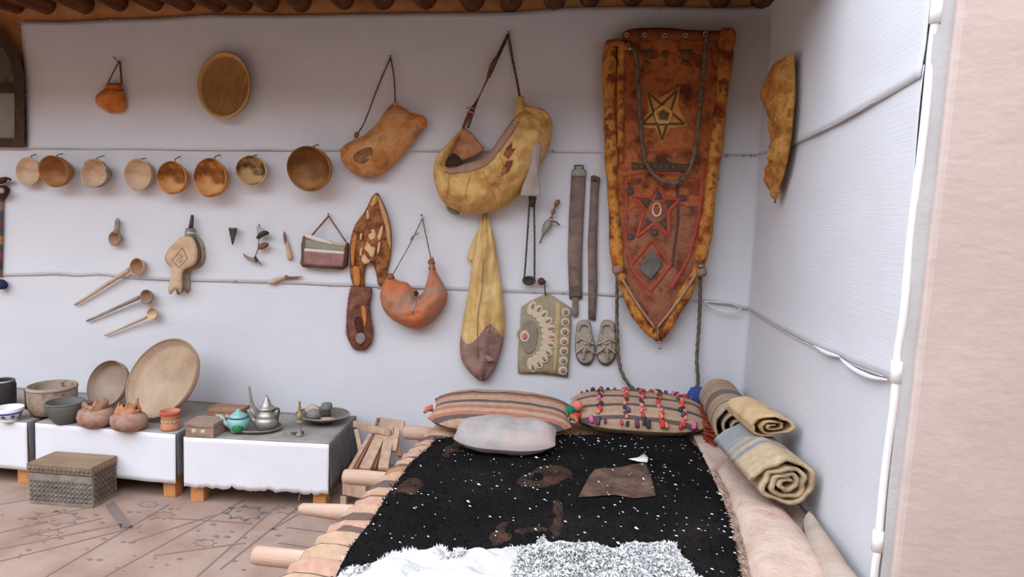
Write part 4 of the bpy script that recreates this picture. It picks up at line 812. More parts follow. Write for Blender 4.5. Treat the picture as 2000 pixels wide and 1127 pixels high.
for x, y in ((573, 960), (612, 951)): pass
tube('torn_thread', cr([Z(574, 957, .07), Z(577, 966, .04), Z(573, 980, .01)], 8), lambda q: .006 - .004 * q, m_sheet, b3, 6)

# ---- pots, plates and pans on the benches
def bz(px, py, z=H + .002): return Z(px, py, z)
UPZ = (0, 0, 1)
m_clay = M('red_clay', [(128, 84, 68), (150, 112, 96), (166, 134, 118), (142, 98, 80)], 12, .9, .5); m_stone = M('soapstone', [(84, 82, 78), (104, 102, 96)], 10, .8, .3)
m_potwood = M('weathered_pot', [(104, 92, 80), (140, 122, 104), (158, 138, 118), (96, 70, 56)], 9, .85, .4)
def pot(name, label, cat, p, prof, mat, mi=None, seg=36, jit=None, squash=(1, 1), part='pot_body', group=None):
    t = thing(name, p, label, cat, group); lathe(part, prof, p, UPZ, mat, t, seg, squash, jit, True, mi); return t
p = bz(4, 794); t = pot('dark_pot', 'blackened pot cut by the left edge of the picture', 'pot', p, [(0, 0), (.05, 0), (.066, .02), (.068, .12), (.06, .145), (.056, .144), (.06, .12), (.055, .02), (0, .015)], M('soot', [(40, 36, 34), (66, 60, 56)], 8)); lathe('rim_band', [(.061, .138), (.066, .142), (.062, .15), (.057, .148)], p, UPZ, M('soot_rim', [(58, 52, 48)], 8), t, 24)
p = bz(18, 822); t = thing('china_bowl', p, 'small blue and white china bowl on the left bench', 'bowl')
m_china = M('white_china', [(218, 216, 218), (226, 226, 228)], 6, .3, 0, spec=.5); m_blue = M('cobalt_glaze', [(40, 46, 110), (64, 74, 150)], 10, .3, 0, spec=.5)
lathe('bowl_body', [(0, 0), (.036, 0), (.038, .01), (.03, .014), (.05, .028), (.062, .05), (.067, .072), (.064, .072), (.058, .05), (.03, .026), (0, .022)], p, UPZ, m_china, t, 36)
lathe('blue_ring', [(.0575, .044), (.0625, .0525), (.0635, .0515), (.0585, .043)], p, UPZ, m_blue, t, 36)
for k in range(8): a = 2 * PI * k / 8 + .3; d = Vector((math.cos(a), math.sin(a), -.5)).normalized(); lathe('blue_flower', [(0, .0015), (.008, .001), (.010, -.002)], p + Vector((math.cos(a) * .0535, math.sin(a) * .0535, .031)), d, m_blue, t, 8)
p = bz(104, 808); t = pot('wooden_pot', 'wide weathered wooden pot behind the dark stone bowl', 'pot', p, [(0, 0), (.07, 0), (.1, .015), (.112, .045), (.114, .15), (.111, .158), (.104, .156), (.104, .05), (.08, .02), (0, .014)], m_potwood); 
tube('dark_stave', [p + Vector((-.108 * .8, -.115 * .62, .04)), p + Vector((-.108 * .8, -.115 * .62, .15))], .009, M('dark_stave', [(70, 54, 46), (94, 74, 62)], 9), t, 8); lathe('pale_hoop', [(.1142, .138), (.118, .142), (.117, .152), (.112, .157)], p, UPZ, M('pale_hoop', [(168, 150, 134), (150, 132, 116)], 10), t, 36)
p = bz(128, 825); t = pot('stone_bowl', 'dark grey stone bowl in front of the wooden pot', 'bowl', p, [(0, 0), (.045, 0), (.05, .006), (.072, .04), (.084, .085), (.087, .108), (.081, .109), (.074, .08), (.05, .03), (0, .02)], m_stone); lathe('rim', [(.085, .1), (.0895, .106), (.087, .112), (.0805, .111), (.08, .104)], p, UPZ, M('stone_rim', [(112, 108, 102), (96, 94, 88)], 10), t, 36)
for px_, lab, sd_ in ((184, 'squat clay jar stuffed with crumpled leather, nearer the stone bowl', 1), (250, 'squat clay jar stuffed with crumpled orange leather, in front of the large plate', 4)):
    p = bz(px_ + (4 if sd_ == 1 else 2), 831 if sd_ == 1 else 839); t = thing('clay_jar', p, lab, 'jar', 'clay jars with crumpled leather tops')
    lathe('jar_body', [(0, 0), (.06, 0), (.083, .014), (.095, .045), (.088, .075), (.068, .088), (.062, .09), (.06, .084), (.078, .06), (0, .03)], p, UPZ, m_clay, t, 36, (.94, .82), lambda th, k: (.004 * math.sin(3 * th + sd_ + k), .003 * math.sin(2 * th + sd_)))
    V, Fc = [], []
    for ring in range(7):
        for s in range(28):
            th = 2 * PI * s / 28; q = ring / 6; r = .066 - .018 * q + .02 * noise.noise(Vector((math.cos(th) * 2.2, math.sin(th) * 2.2, sd_ + q * 2))); V.append(p + Vector((r * .95 * math.cos(th), r * .8 * math.sin(th), .078 + .06 * q * (.8 + .9 * noise.noise(Vector((math.cos(th) * 1.8, math.sin(th) * 1.8, sd_ * 3 + q)))))))
    for ring in range(6):
        for s in range(28): u = (s + 1) % 28; Fc.append((ring * 28 + s, ring * 28 + u, ring * 28 + 28 + u, ring * 28 + 28 + s))
    o = mk('crumpled_leather', V, Fc, M('crumpled_%d' % sd_, [(112, 80, 62), (150, 112, 84), (168, 134, 108)] if sd_ == 1 else [(150, 96, 68), (184, 126, 92), (160, 118, 88)], 14, .8, .5), t); o.modifiers.new('s', 'SOLIDIFY').thickness = .004
# plates leaning on the wall
def leaning(name, label, px, py_bottom, R_, yb, axis, mat, prof, squash=(1, 1)):
    a = Vector(axis).normalized(); up = (Vector((0, 0, 1)) - a * a.z).normalized()
    b = W(px, py_bottom, yb); b.z = H + .004; c = b + up * R_ * squash[1] + a * 0.0
    t = thing(name, b, label, 'plate'); lathe('plate_body', prof(R_), c, a, mat, t, 60, squash); return t, c, a
m_plate = M('dusty_plate', [(150, 124, 100), (172, 146, 120), (182, 158, 132)], 5, .85, .3)
pp = lambda R_: [(0, -.012), (R_ * .8, -.012), (R_ * .96, .012), (R_, .04), (R_ * .985, .044), (R_ * .96, .04), (R_ * .9, .012), (R_ * .84, .001), (0, .0)]
t, c, a = leaning('large_plate', 'largest round clay-coloured plate leaning against the wall above the benches', 294, 828, .222, .415, (-.16, -.83, .5), m_plate, pp, (.97, 1))
lathe('rim_ring', [(.225 * .965, .041), (.225 * .985, .047), (.225 * .95, .046)], c, a, M('plate_rim', [(176, 144, 112), (160, 128, 98)], 8), t, 60, (.97, 1))
t, c, a = leaning('small_plate', 'smaller grey-brown plate leaning on the wall behind the large plate', 208, 806, .13, .27, (-.1, -.9, .35), M('dusty_plate_grey', [(146, 124, 104), (166, 146, 126)], 6, .85, .3), pp, (.97, 1))
lathe('rim_ring', [(.13 * .965, .041), (.13 * .985, .046), (.13 * .95, .045)], c, a, MATS['plate_rim'], t, 48, (.97, 1))
p = bz(333, 838); t = pot('clay_cup', 'small orange clay cup with a carved band in front of the large plate', 'cup', p, [(0, 0), (.043, 0), (.047, .006), (.046, .02), (.042, .026), (.042, .066), (.047, .074), (.048, .094), (.044, .096), (.04, .07), (.038, .02), (0, .012)], M('orange_clay', [(176, 112, 80), (196, 136, 102)], 9, .85, .3))
for k in range(14): a = 2 * PI * k / 14; lathe('carved_dot', [(0, .003), (.006, .001), (.007, -.002)], p + Vector((.042 * math.cos(a), .042 * math.sin(a), .046)), (math.cos(a), math.sin(a), 0), M('carved_brown', [(132, 92, 64)], 9), t, 8)
lathe('red_rim', [(.0475, .078), (.0495, .082), (.0495, .09), (.047, .0955)], p, UPZ, M('red_glaze', [(190, 92, 76), (176, 76, 66)], 9), t, 32)
def lidbox(label, o, ex, ey, h, mat, rot=0):
    t = thing('wooden_box', Vector(o) + Vector(ex) / 2 + Vector(ey) / 2, label, 'box', 'small wooden boxes on the bench'); o = Vector(o); ex, ey = Vector(ex), Vector(ey)
    box('box_body', o, ex, ey, (0, 0, h * .68), mat, t); box('lid', o - ex * .02 - ey * .02 + Vector((0, 0, h * .7)), ex * 1.04, ey * 1.04, (0, 0, h * .3), mat, t); 
    for k in (.3, .62): q = o + ex * k + Vector((0, 0, h * .4)); lathe('inlay_flower', [(0, .002), (.012, .001), (.014, -.002)], q, -ey, M('pale_inlay', [(196, 180, 150), (180, 164, 138)], 20), t, 10)
    return t
m_boxw = M('dusty_box_wood', [(126, 104, 88), (152, 130, 112), (140, 110, 92)], 9, .85, .3, stretch=(1, 4, 4))
q = bz(362, 853); lidbox('dusty wooden box with inlaid front beside the orange clay cup', (q.x, q.y, H + .002), (.142, .01, 0), (-.002, .12, 0), .072, m_boxw)
q = bz(400, 830); lidbox('flat brown wooden box standing behind, between large plate and teal teapot', (q.x - .02, q.y + .06, H + .002), (.17, .01, 0), (0, .1, 0), .07, M('brown_box_wood', [(140, 100, 78), (164, 124, 100)], 9, .8, .3))
# tea tray
m_pewter = M('pewter', [(128, 122, 114), (158, 152, 142), (176, 170, 160)], 10, .38, .12, metal=.55); m_traym = M('tarnished_tray', [(104, 96, 86), (134, 124, 110)], 10, .5, .2, metal=.4)
p = bz(497, 838); t = pot('tea_tray', 'oval tarnished tray under the two teapots', 'tray', p, [(0, 0), (.11, 0), (.13, .006), (.142, .016), (.14, .018), (.128, .009), (.11, .004), (0, .004)], m_traym, None, 48, None, (1.0, .72), 'tray_body'); lathe('tray_rim', [(.139, .0155), (.144, .0175), (.141, .021), (.137, .019)], p, UPZ, m_pewter, t, 48, (1.0, .72))
TZ = H + .0095
p = Z(466, 842, TZ); t = thing('teapot', p, 'small teal and green enamel teapot with a pointed lid', 'teapot', 'teapots on the oval tray')
m_teal = M('teal_enamel', [(108, 158, 156), (134, 182, 178)], 8, .35, 0, spec=.5); m_grn = M('green_enamel', [(28, 110, 66), (44, 130, 82)], 8, .35, 0, spec=.5)
lathe('pot_body', [(0, 0), (.034, 0), (.036, .006), (.046, .02), (.054, .042), (.053, .058), (.044, .07), (.036, .074), (0, .074)], p, UPZ, m_teal, t, 32)
lathe('lid', [(.042, .073), (.044, .078), (.034, .088), (.02, .096), (.012, .102), (.012, .108), (.007, .114), (0, .116)], p, UPZ, m_teal, t, 28)
tube('spout', cr([p + Vector((-.045, -.01, .03)), p + Vector((-.066, -.014, .045)), p + Vector((-.078, -.016, .07)), p + Vector((-.092, -.018, .082))], 14), lambda q: .014 - .008 * q, M('pale_teal', [(150, 172, 170), (170, 190, 188)], 8, .4), t, 10)
lathe('green_patch', [(0, .004), (.02, .003), (.026, -.006), (.03, -.014)], p + Vector((.018, -.047, .03)), (.35, -1, 0), m_grn, t, 16); lathe('brown_base', [(.0345, .0), (.0375, .004), (.0375, .01), (.036, .012)], p, UPZ, M('brown_base', [(130, 92, 56)], 5), t, 28); lathe('seam_ring', [(.044, .0705), (.047, .073), (.044, .076)], p, UPZ, m_iron, t, 28)
p = Z(521, 838, TZ); t = thing('teapot', p, 'round silver teapot with a tall conical lid and side handle', 'teapot', 'teapots on the oval tray')
lathe('pot_body', [(0, 0), (.04, 0), (.044, .006), (.054, .022), (.06, .044), (.055, .058), (.046, .064), (.05, .07), (.046, .08), (.036, .09), (.036, .104), (0, .104)], p, UPZ, m_pewter, t, 36)
lathe('lid', [(.038, .104), (.046, .107), (.043, .112), (.03, .12), (.022, .132), (.016, .15), (.008, .166), (.004, .17), (.006, .176), (0, .182)], p, UPZ, m_pewter, t, 32)
tube('handle', cr([p + Vector((.034, 0, .098)), p + Vector((.056, 0, .112)), p + Vector((.066, 0, .1)), p + Vector((.06, 0, .07)), p + Vector((.055, 0, .055))], 18), .006, m_iron, t, 8)
tube('spout', cr([p + Vector((-.05, -.012, .035)), p + Vector((-.072, -.016, .055)), p + Vector((-.08, -.018, .085)), p + Vector((-.094, -.02, .098))], 14), lambda q: .013 - .007 * q, m_pewter, t, 10)
p = bz(494, 818); t = thing('long_neck_flask', p, 'grey flask with a long thin upright neck behind the silver teapot', 'flask')
lathe('flask_body', [(0, 0), (.026, 0), (.036, .015), (.034, .04), (.02, .06), (.012, .07), (0, .07)], p, UPZ, m_tin, t, 24); tube('neck', cr([p + Vector((0, 0, .065)), p + Vector((-.01, 0, .1)), p + Vector((-.016, 0, .14)), p + Vector((-.02, 0, .178))], 16), lambda q: .011 - .006 * q, M('grey_neck', [(158, 150, 140), (140, 132, 122)], 9), t, 10)
p = bz(585, 852); t = thing('candlestick', p, 'slender brass candlestick at the front of the bench', 'candlestick')
m_brass = M('worn_brass', [(132, 112, 76), (166, 142, 98), (142, 126, 106)], 14, .45, .15, metal=.4)
lathe('base', [(0, 0), (.02, 0), (.019, .008), (.01, .02), (.009, .06), (.013, .066), (.017, .072), (.015, .08), (.01, .084)], p, UPZ, m_tin, t, 20); lathe('stem', [(.01, .084), (.013, .092), (.016, .104), (.012, .118), (.007, .126), (.006, .14), (.009, .146), (.006, .152), (.005, .165), (.008, .17), (.004, .18), (0, .183)], p, UPZ, m_brass, t, 20)
p = bz(627, 828); p.y += .02; t = pot('large_dish', 'wide grey metal dish holding stones at the right end of the bench', 'dish', p, [(0, 0), (.05, 0), (.06, .014), (.1, .03), (.14, .044), (.143, .05), (.138, .05), (.1, .036), (.06, .022), (0, .02)], m_traym, None, 48, None, (1, .85), 'dish_body'); lathe('dish_rim', [(.14, .047), (.146, .05), (.141, .055), (.136, .052)], p, UPZ, m_pewter, t, 48, (1, .85))
def stone(label, off_, r, squash, h, mat, extra=None):
    b = p + Vector(off_); tt = thing('stone', b, label, 'stone', 'stones in the metal dish')
    lathe('stone_body', [(0, 0), (r * .7, h * .06), (r, h * .4), (r * .8, h * .8), (r * .3, h * .98), (0, h)], b, UPZ, mat, tt, 20, squash, lambda th, k: (.003 * math.sin(2 * th + k), 0)); 
    lathe('worn_top', [(r * .32, h * .975), (r * .28, h * 1.005), (0, h * 1.015)], b, UPZ, mat, tt, 14, squash); return tt
stone('pale egg-shaped stone in the metal dish', (-.07, .03, .036), .036, (1.2, .8), .05, M('pale_stone', [(172, 152, 132), (186, 168, 148)], 9)); stone('grey pointed stone in the middle of the metal dish', (-.03, -.045, .03), .036, (1, .9), .056, M('grey_stone', [(120, 116, 112), (136, 132, 126)], 9)); stone('flat pinkish stone at the front of the metal dish', (.06, -.06, .036), .036, (1.2, .7), .014, M('pink_stone', [(170, 142, 122), (184, 158, 138)], 9))
b = p + Vector((.01, .03, .028)); tt = thing('stone_mortar', b, 'small grey stone mortar with a wider block on top in the metal dish', 'mortar'); lathe('mortar_base', [(0, 0), (.022, 0), (.02, .03), (.022, .038), (0, .038)], b, UPZ, m_stone, tt, 20); lathe('mortar_block', [(0, .038), (.027, .038), (.029, .044), (.029, .066), (.026, .07), (0, .07)], b, UPZ, M('mortar_grey', [(108, 106, 98), (124, 120, 112)], 9), tt, 20)
p = bz(552, 853); t = thing('iron_scraper', p, 'grey iron scraper lying flat between the tea tray and candlestick', 'tool'); box('scraper_blade', p, (.05, .02, 0), (-.012, .035, 0), (0, 0, .008), m_tin, t, .002); tube('handle', [p + Vector((.03, .03, .008)), p + Vector((.085, .055, .01))], .008, m_iron, t, 8)

# ================================================================== carved chest on the floor
fr = Z(187, 990, 0); dx = Vector((-.325, -.012, 0)); dy = Vector((.0, .165, 0)); hz = .205
fr.y -= .02
t = thing('carved_chest', fr + dx / 2 + dy / 2, 'grey wooden chest carved all over with small diamonds, standing on the floor', 'chest')
m_chest = M('chest_wood', [(104, 94, 84), (132, 122, 110), (150, 138, 124)], 14, .85, .4); m_chest_top = M('chest_lid_wood', [(122, 100, 80), (146, 122, 98)], 5, .8, .2, stretch=(1, 5, 5)); m_chest_dk = M('chest_carving', [(86, 80, 74), (112, 106, 98), (132, 124, 114)], 20, .85, .3); m_chest_side = M('chest_side_carving', [(72, 60, 48), (98, 84, 66)], 20, .85, .3)
bd = box('chest_body', fr, dx, dy, (0, 0, .155), m_chest, t); ld = box('lid', fr + Vector((.004, -.006, .162)) , dx * 1.02, dy * 1.04, (0, 0, hz - .162), m_chest_top, t); box('lid_seam', fr + Vector((-.005, .006, .15)), dx * .97, dy * .92, (0, 0, .015), M('chest_seam', [(60, 48, 40)], 5), t, 0)
def pyramids(name, o, ex, ez, n, m, h, mat, par, skip=0):
    V, Fc = [], []; nrm = Vector(ex).cross(Vector(ez)).normalized(); o = Vector(o); ex, ez = Vector(ex), Vector(ez)
    for j in range(m):
        for i in range(n):
            c = o + ex * ((i + .5 + (.0 if j % 2 else 0)) / n) + ez * ((j + .5) / m); a, b = ex / n * .48, ez / m * .48; k = len(V)
            V += [c - a, c + b, c + a, c - b, c + nrm * h]; Fc += [(k, k + 1, k + 4), (k + 1, k + 2, k + 4), (k + 2, k + 3, k + 4), (k + 3, k, k + 4)]
            if i < n - 1 and j < m - 1:
                c2 = c + ex / n * .5 + ez / m * .5; k = len(V); V += [c2 - a * .6, c2 + b * .6, c2 + a * .6, c2 - b * .6, c2 + nrm * h * .6]; Fc += [(k, k + 1, k + 4), (k + 1, k + 2, k + 4), (k + 2, k + 3, k + 4), (k + 3, k, k + 4)]
    return tag(mk(name, V, Fc, mat, par, False), kind='stuff')
for fc in (bd.data, ld.data): pass
pyramids('diamond_carving', fr + dx + Vector((0, -.0015, .018)), -dx, (0, 0, .115), 15, 5, .007, m_chest_dk, bd)
pyramids('lid_carving', fr + dx + Vector((0, -.0085, .168)), -dx, (0, 0, .032), 14, 1, .006, m_chest_dk, ld)
pyramids('side_carving', fr + Vector((.0015, .01, .015)), dy * .9, (0, 0, .17), 7, 6, .007, m_chest_side, bd)

# ================================================================== wooden frame between bench and bed
t = thing('plank_frame', (-1.93, -.35, 0), 'frame of rough pale planks leaning between the bench and the bed', 'wooden frame')
m_plank = M('rough_plank', [(172, 138, 112), (192, 160, 134), (204, 174, 148)], 5, .85, .3, stretch=(5, 5, 1)); m_plank_d = M('red_brown_plank', [(132, 92, 70), (156, 114, 90)], 5, .85, .3)
def plank(nm, lo, hi, wpx, ol, oh, mat, th=.018):
    a, b = W(*lo, ol), W(*hi, oh); wd = Vector((wpx / (F / (3.5 - ol)), 0, 0)); n = (b - a).cross(wd).normalized()
    if n.y > 0: n = -n
    return box(nm, a - wd / 2, wd, b - a, -n * th, mat, t, .002)
plank('side_rail', (684, 914), (724, 846), 9, .44, .2, m_plank); plank('rail_edge', (694, 914), (730, 846), 6, .42, .19, m_plank_d); plank('middle_plank', (712, 914), (744, 846), 24, .44, .2, m_plank); plank('gap_strip', (730, 912), (752, 848), 8, .4, .17, m_plank_d); plank('outer_plank', (748, 914), (760, 848), 22, .44, .2, m_plank)
plank('brace', (704, 880), (695, 838), 10, .3, .22, m_plank); plank('brace', (768, 880), (776, 836), 12, .3, .18, m_plank); plank('brace', (781, 890), (770, 836), 8, .3, .18, m_plank_d)
a, b = W(689, 834, .22), W(762, 853, .22); box('cross_bar', a, b - a, (0, .025, 0), (0, 0, .03), m_plank, t, .003)
a, b = W(737, 842, .14), W(786, 851, .14); box('top_board', a, b - a, (0, .02, 0), (.004, .02, .068), m_plank, t, .003); plank('board_edge', (732, 838), (738, 816), 5, .15, .13, m_plank_d)
a, b = W(668, 966, .47), W(714, 976, .47); box('foot_block', a, b - a, (0, .1, 0), (0, 0, .085), m_plank, t, .004); box('foot_rail', (a.x - .01, -.47, .0), (.03, 0, 0), (0, .03, 0), (0, 0, .05), m_plank, t, .002)

# ================================================================== the bed
ZB = .45
def xy(px, py, z=ZB): p = Z(px, py, z); return (p.x, p.y)
t = thing('pole_cot', (-.8, -1.15, 0), 'low cot of pale round poles lashed with a striped woven cover', 'cot')
m_pole = M('peeled_pole', [(170, 136, 114), (186, 154, 132), (196, 168, 148)], 4, .8, .25, stretch=(1, 6, 6))
for (px_, py_, r, zz, taper) in ((790, 844, .033, .41, .9), (672, 930, .031, .385, .85), (584, 993, .036, .385, .3), (497, 1084, .029, .385, .9)):
    e = Z(px_, py_, zz); V, Fc = tubegeo([e + Vector((0, 0, 0)), e + Vector((.012, 0, 0)), e + Vector((.15, 0, .0)), e + Vector((.35, 0, .0)), Vector((-.12, e.y, zz))], lambda q, r=r, tp=taper: r * min(1, tp + (1 - tp) * q / (.7 if tp < .6 else .2)), 16); mk('cross_pole', V, Fc, m_pole, t)
for x in (-1.48, -.12): tube('side_rail', [Vector((x, -.3, .405)), Vector((x, -1.2, .405)), Vector((x, -2.3, .405))], .03, m_pole, t, 12)
for x in (-1.44, -.14):
    for y in (-.42, -2.15): tube('leg', [Vector((x, y, 0)), Vector((x, y, .4))], .032, m_pole, t, 12)
TAN, BR, OC, PK = (188, 150, 118), (92, 62, 44), (170, 112, 54), (190, 142, 114)
seqc = [TAN, BR, PK, TAN, BR, TAN, OC, BR, PK, BR, TAN, PK, BR, OC, TAN, BR, PK, TAN, OC, BR, TAN, BR, PK, TAN, BR, PK, OC, BR, TAN, BR, PK]
y0_, bands = -.68, []
for i, c_ in enumerate(seqc):
    bands.append((y0_, c_)); y0_ += ({BR: .02, OC: .022}.get(c_, .062)) * (1 if i % 3 else 1.3) * 1.05
m_kil = stripes('striped_cover', 1, bands, 5, .95, .02, .5)
eo, ei = xy(838, 852, .44), xy(560, 1127, .44)
def xo(y): return eo[0] + (ei[0] - eo[0]) * (y - eo[1]) / (ei[1] - eo[1])
prof = [(.06, .335), (.0, .345), (-.025, .37), (-.03, .40), (-.015, .43), (.03, .45), (.08, .452), (.14, .445), (.3, .442), (.7, .442), (1.1, .442), (1.38, .442), (1.44, .43), (1.45, .38)]
V, Fc = [], []; ys = np.linspace(-.26, -2.3, 220); n = len(prof)
for y in ys:
    for dx_, z in prof:
        pk = .011 * math.sin(2 * PI * y / .075 + 1.2 * math.sin(y * 9)) * (1 if dx_ < .2 else .2); V.append(Vector((xo(y) + dx_ - pk * .6 * (dx_ < .2) + .008 * noise.noise(Vector((0, y * 12, 3))), y, z + pk * (z > .36))))
for i in range(len(ys) - 1):
    for k in range(n - 1): Fc.append((i * n + k, i * n + k + 1, (i + 1) * n + k + 1, (i + 1) * n + k))
o = mk('striped_cover', V, Fc, m_kil, t); o.modifiers.new('s', 'SOLIDIFY').thickness = .004

# ---- dark fleece rug with pale flecks
m_blk = M('dark_fleece', [(15, 14, 14), (20, 18, 18), (30, 26, 24), (50, 38, 32)], 3.2, .95, .5, fine=80, lo=.38, hi=.78, spec=.1)
out = [(848, 856), (905, 851), (960, 852), (1030, 850), (1110, 848), (1200, 848), (1280, 849), (1340, 851), (1362, 872), (1392, 920), (1412, 960), (1432, 1005), (1448, 1060), (1462, 1127)]
lft = [(652, 1127), (684, 1068), (722, 1020), (758, 962), (800, 905), (838, 872)]
R1 = [xy(x, y, .465) for x, y in out]; R2 = [xy(x, y, .465) for x, y in lft]
poly = R1 + [(R1[-1][0] + .01, -2.25), (R2[0][0] - .01, -2.25)] + R2
poly = [(x + .006 * noise.noise(Vector((x * 40, y * 40, 0))), y) for x, y in poly]
rug = tag(puff('fleece_rug', poly, lambda u, v, h: Vector((u, v, ZB + .004 + h)), lambda d, u, v: .008 + .010 * min(1, d / .03) + .008 * noise.noise(Vector((u * 5, v * 5, 2))) * min(1, d / .05), .028, m_blk), 'black fleece rug flecked with white, spread over the cot', 'rug')
PA = np.array(poly)
def inside(x, y, P=PA):
    a, b = P, np.roll(P, -1, 0); c = (a[:, 1] > y) != (b[:, 1] > y); return (np.count_nonzero(c & (x < (b[:, 0] - a[:, 0]) * (y - a[:, 1]) / (b[:, 1] - a[:, 1] + 1e-12) + a[:, 0])) % 2) == 1
def rugz(x, y): return ZB + .02 + .008 * noise.noise(Vector((x * 5, y * 5, 2)))
def blades(name, pts, L, wd, mat, par, lean=(0, -1, .5), rnd=.8):
    V, Fc = [], []
    for x, y, z in pts:
        l = L * random.uniform(.5, 1.3); d = (Vector(lean) + Vector((random.uniform(-rnd, rnd), random.uniform(-rnd, rnd), random.uniform(0, .5)))).normalized() * l
        s = Vector((random.uniform(-1, 1), random.uniform(-1, 1), 0)).normalized() * wd; p = Vector((x, y, z)); b = len(V)
        V += [p - s, p + s, p + d * .6 + s * .5 + Vector((0, 0, l * .12)), p + d]; Fc += [(b, b + 1, b + 2), (b, b + 2, b + 3)]
    return tag(mk(name, V, Fc, mat, par), kind='stuff')
pts = []
while len(pts) < 26000:
    x, y = random.uniform(-1.5, -.27), random.uniform(-2.05, -.28)
    if inside(x, y): pts.append((x, y, rugz(x, y) - .004))
blades('fleece', pts, .017, .0016, m_blk, rug, (.2, -.6, .35), .9)
m_fleck = M('white_fleck', [(206, 202, 196), (226, 224, 220)], 20, .95, .1)
V, Fc = [], []
for k in range(420):
    while True:
        x, y = random.uniform(-1.48, -.29), random.uniform(-2.0, -.34)
        if inside(x, y) and random.random() < .35 + .65 * (x + 1.5) / 1.2: break
    r = random.choice([.0014, .0018, .002, .0026, .0034]) * (1.6 if random.random() < .06 else 1); a = random.uniform(-.9, -.3); c = Vector((x, y, rugz(x, y) + .013)); u = Vector((math.cos(a), math.sin(a), 0)) * r * 1.9; v = Vector((-math.sin(a), math.cos(a), 0)) * r * .8; b = len(V)
    V += [c - u, c - v, c + u, c + v, c + Vector((0, 0, r))]; Fc += [(b, b + 1, b + 4), (b + 1, b + 2, b + 4), (b + 2, b + 3, b + 4), (b + 3, b, b + 4)]
tag(mk('white_fleck', V, Fc, m_fleck, rug), kind='stuff')
def scrap(nm, px_, mat, z=.028, th=.006, par=None, zz=.48, sn=0):
    return puff(nm, [xy(x, y, zz) for x, y in px_], lambda u, v, h: Vector((u, v, rugz(u, v) + z - .02 + h)), lambda d, u, v: th * (.5 + .5 * min(1, d / .01)) + .006 * noise.noise(Vector((u * 14, v * 14, 5))) * min(1, d / .02), .02, mat, par, sn)
m_scr = M('brown_scrap', [(60, 46, 38), (88, 66, 54), (112, 88, 72)], 12, .9, .5); m_scr2 = M('russet_scrap', [(26, 20, 18), (54, 36, 28), (84, 52, 40)], 12, .9, .5)
pa = scrap('sewn_patch', [(1130, 970), (1150, 930), (1162, 914), (1210, 912), (1262, 902), (1272, 930), (1281, 968), (1240, 972), (1200, 964)], m_scr, .026, .007, rug); scrap('white_corner', [(1228, 900), (1246, 897), (1258, 889), (1266, 898), (1264, 906), (1246, 904)], m_fleck, .036, .006, rug)
for q in ([(952, 1062), (962, 1030), (985, 1005), (1000, 1008), (990, 1030), (1005, 1040), (990, 1056)], [(1076, 1020), (1080, 978), (1096, 975), (1102, 1010), (1098, 1036), (1084, 1050), (1040, 1038), (1005, 1044), (1010, 1030), (1050, 1024)], [(860, 880), (890, 858), (905, 872), (880, 890)], [(1010, 930), (1070, 905), (1120, 918), (1090, 940), (1030, 950)], [(765, 960), (800, 930), (830, 940), (800, 966)]): scrap('russet_patch', [(x + 5 * noise.noise(Vector((x * .09, y * .09, k_))), y + 4 * noise.noise(Vector((y * .09, x * .09, 5)))) for k_, (x, y) in enumerate(cr(q, 40, True))], m_scr2, .019, .005, rug)

# ---- white sheepskin
sk = [(600, 1135), (650, 1124), (672, 1104), (688, 1094), (712, 1098), (742, 1096), (746, 1078), (770, 1066), (786, 1070), (798, 1058), (812, 1066), (834, 1068), (856, 1054), (866, 1060), (874, 1074), (896, 1060), (914, 1064), (928, 1080), (936, 1070), (965, 1068), (1000, 1056), (1030, 1060), (1062, 1044), (1078, 1056), (1112, 1050), (1140, 1056), (1178, 1072), (1206, 1062), (1224, 1050), (1260, 1056), (1286, 1054), (1306, 1046), (1318, 1052), (1326, 1074), (1342, 1088), (1350, 1104), (1370, 1116), (1385, 1135)]
SP = [xy(x, y, .51) for x, y in sk]; spoly = SP + [(SP[-1][0] + .02, -2.3), (SP[0][0] - .02, -2.3)]
m_wool = M('white_wool', [(236, 234, 232), (242, 240, 238)], 9, .95, .0, spec=.1); m_skin = M('white_skin', [(178, 174, 170), (196, 193, 190), (206, 203, 200)], 14, .95, 1.0, fine=45, spec=.1)
def wz(u, v, d): return .010 + .055 * (1 - math.exp(-d / .035)) + (.034 * noise.noise(Vector((u * 9, v * 9, 4))) + .016 * noise.noise(Vector((u * 22, v * 22, 4)))) * min(1, d / .02)
sheep = tag(puff('sheepskin', spoly, lambda u, v, h: Vector((u, v, ZB + .024 + h)), lambda d, u, v: wz(u, v, d), .012, m_skin), 'shaggy white sheepskin lying at the front of the black rug', 'sheepskin')
SPA = np.array(spoly); pts = []; cand = np.array([(random.uniform(-1.45, -.4), random.uniform(-2.2, -1.45)) for k in range(64000)]); dd = edge_dist(cand, spoly)
for (x, y), d in zip(cand, dd):
    if inside(x, y, SPA): pts.append((x, y, ZB + .022 + wz(x, y, d)))
blades('wool', [p for p in pts if noise.noise(Vector((p[0] * 7, p[1] * 7, 3))) > (-.35 if p[0] > -.95 else .3)], .032, .0036, m_wool, sheep, (.1, -1, .12), .34)
blades('wool_edge', [(x + random.uniform(-.01, .01), y + .004, ZB + .03) for x, y in [(SP[i][0] + (SP[i + 1][0] - SP[i][0]) * q, SP[i][1] + (SP[i + 1][1] - SP[i][1]) * q) for i in range(len(SP) - 1) for q in [k / 40 for k in range(40)]]], .015, .0026, m_wool, sheep, (0, .8, .5), .7)
scrap('brown_spot', [(1066, 1127), (1078, 1114), (1090, 1118), (1098, 1130)], m_scr2, .085, .01, sheep, .54)

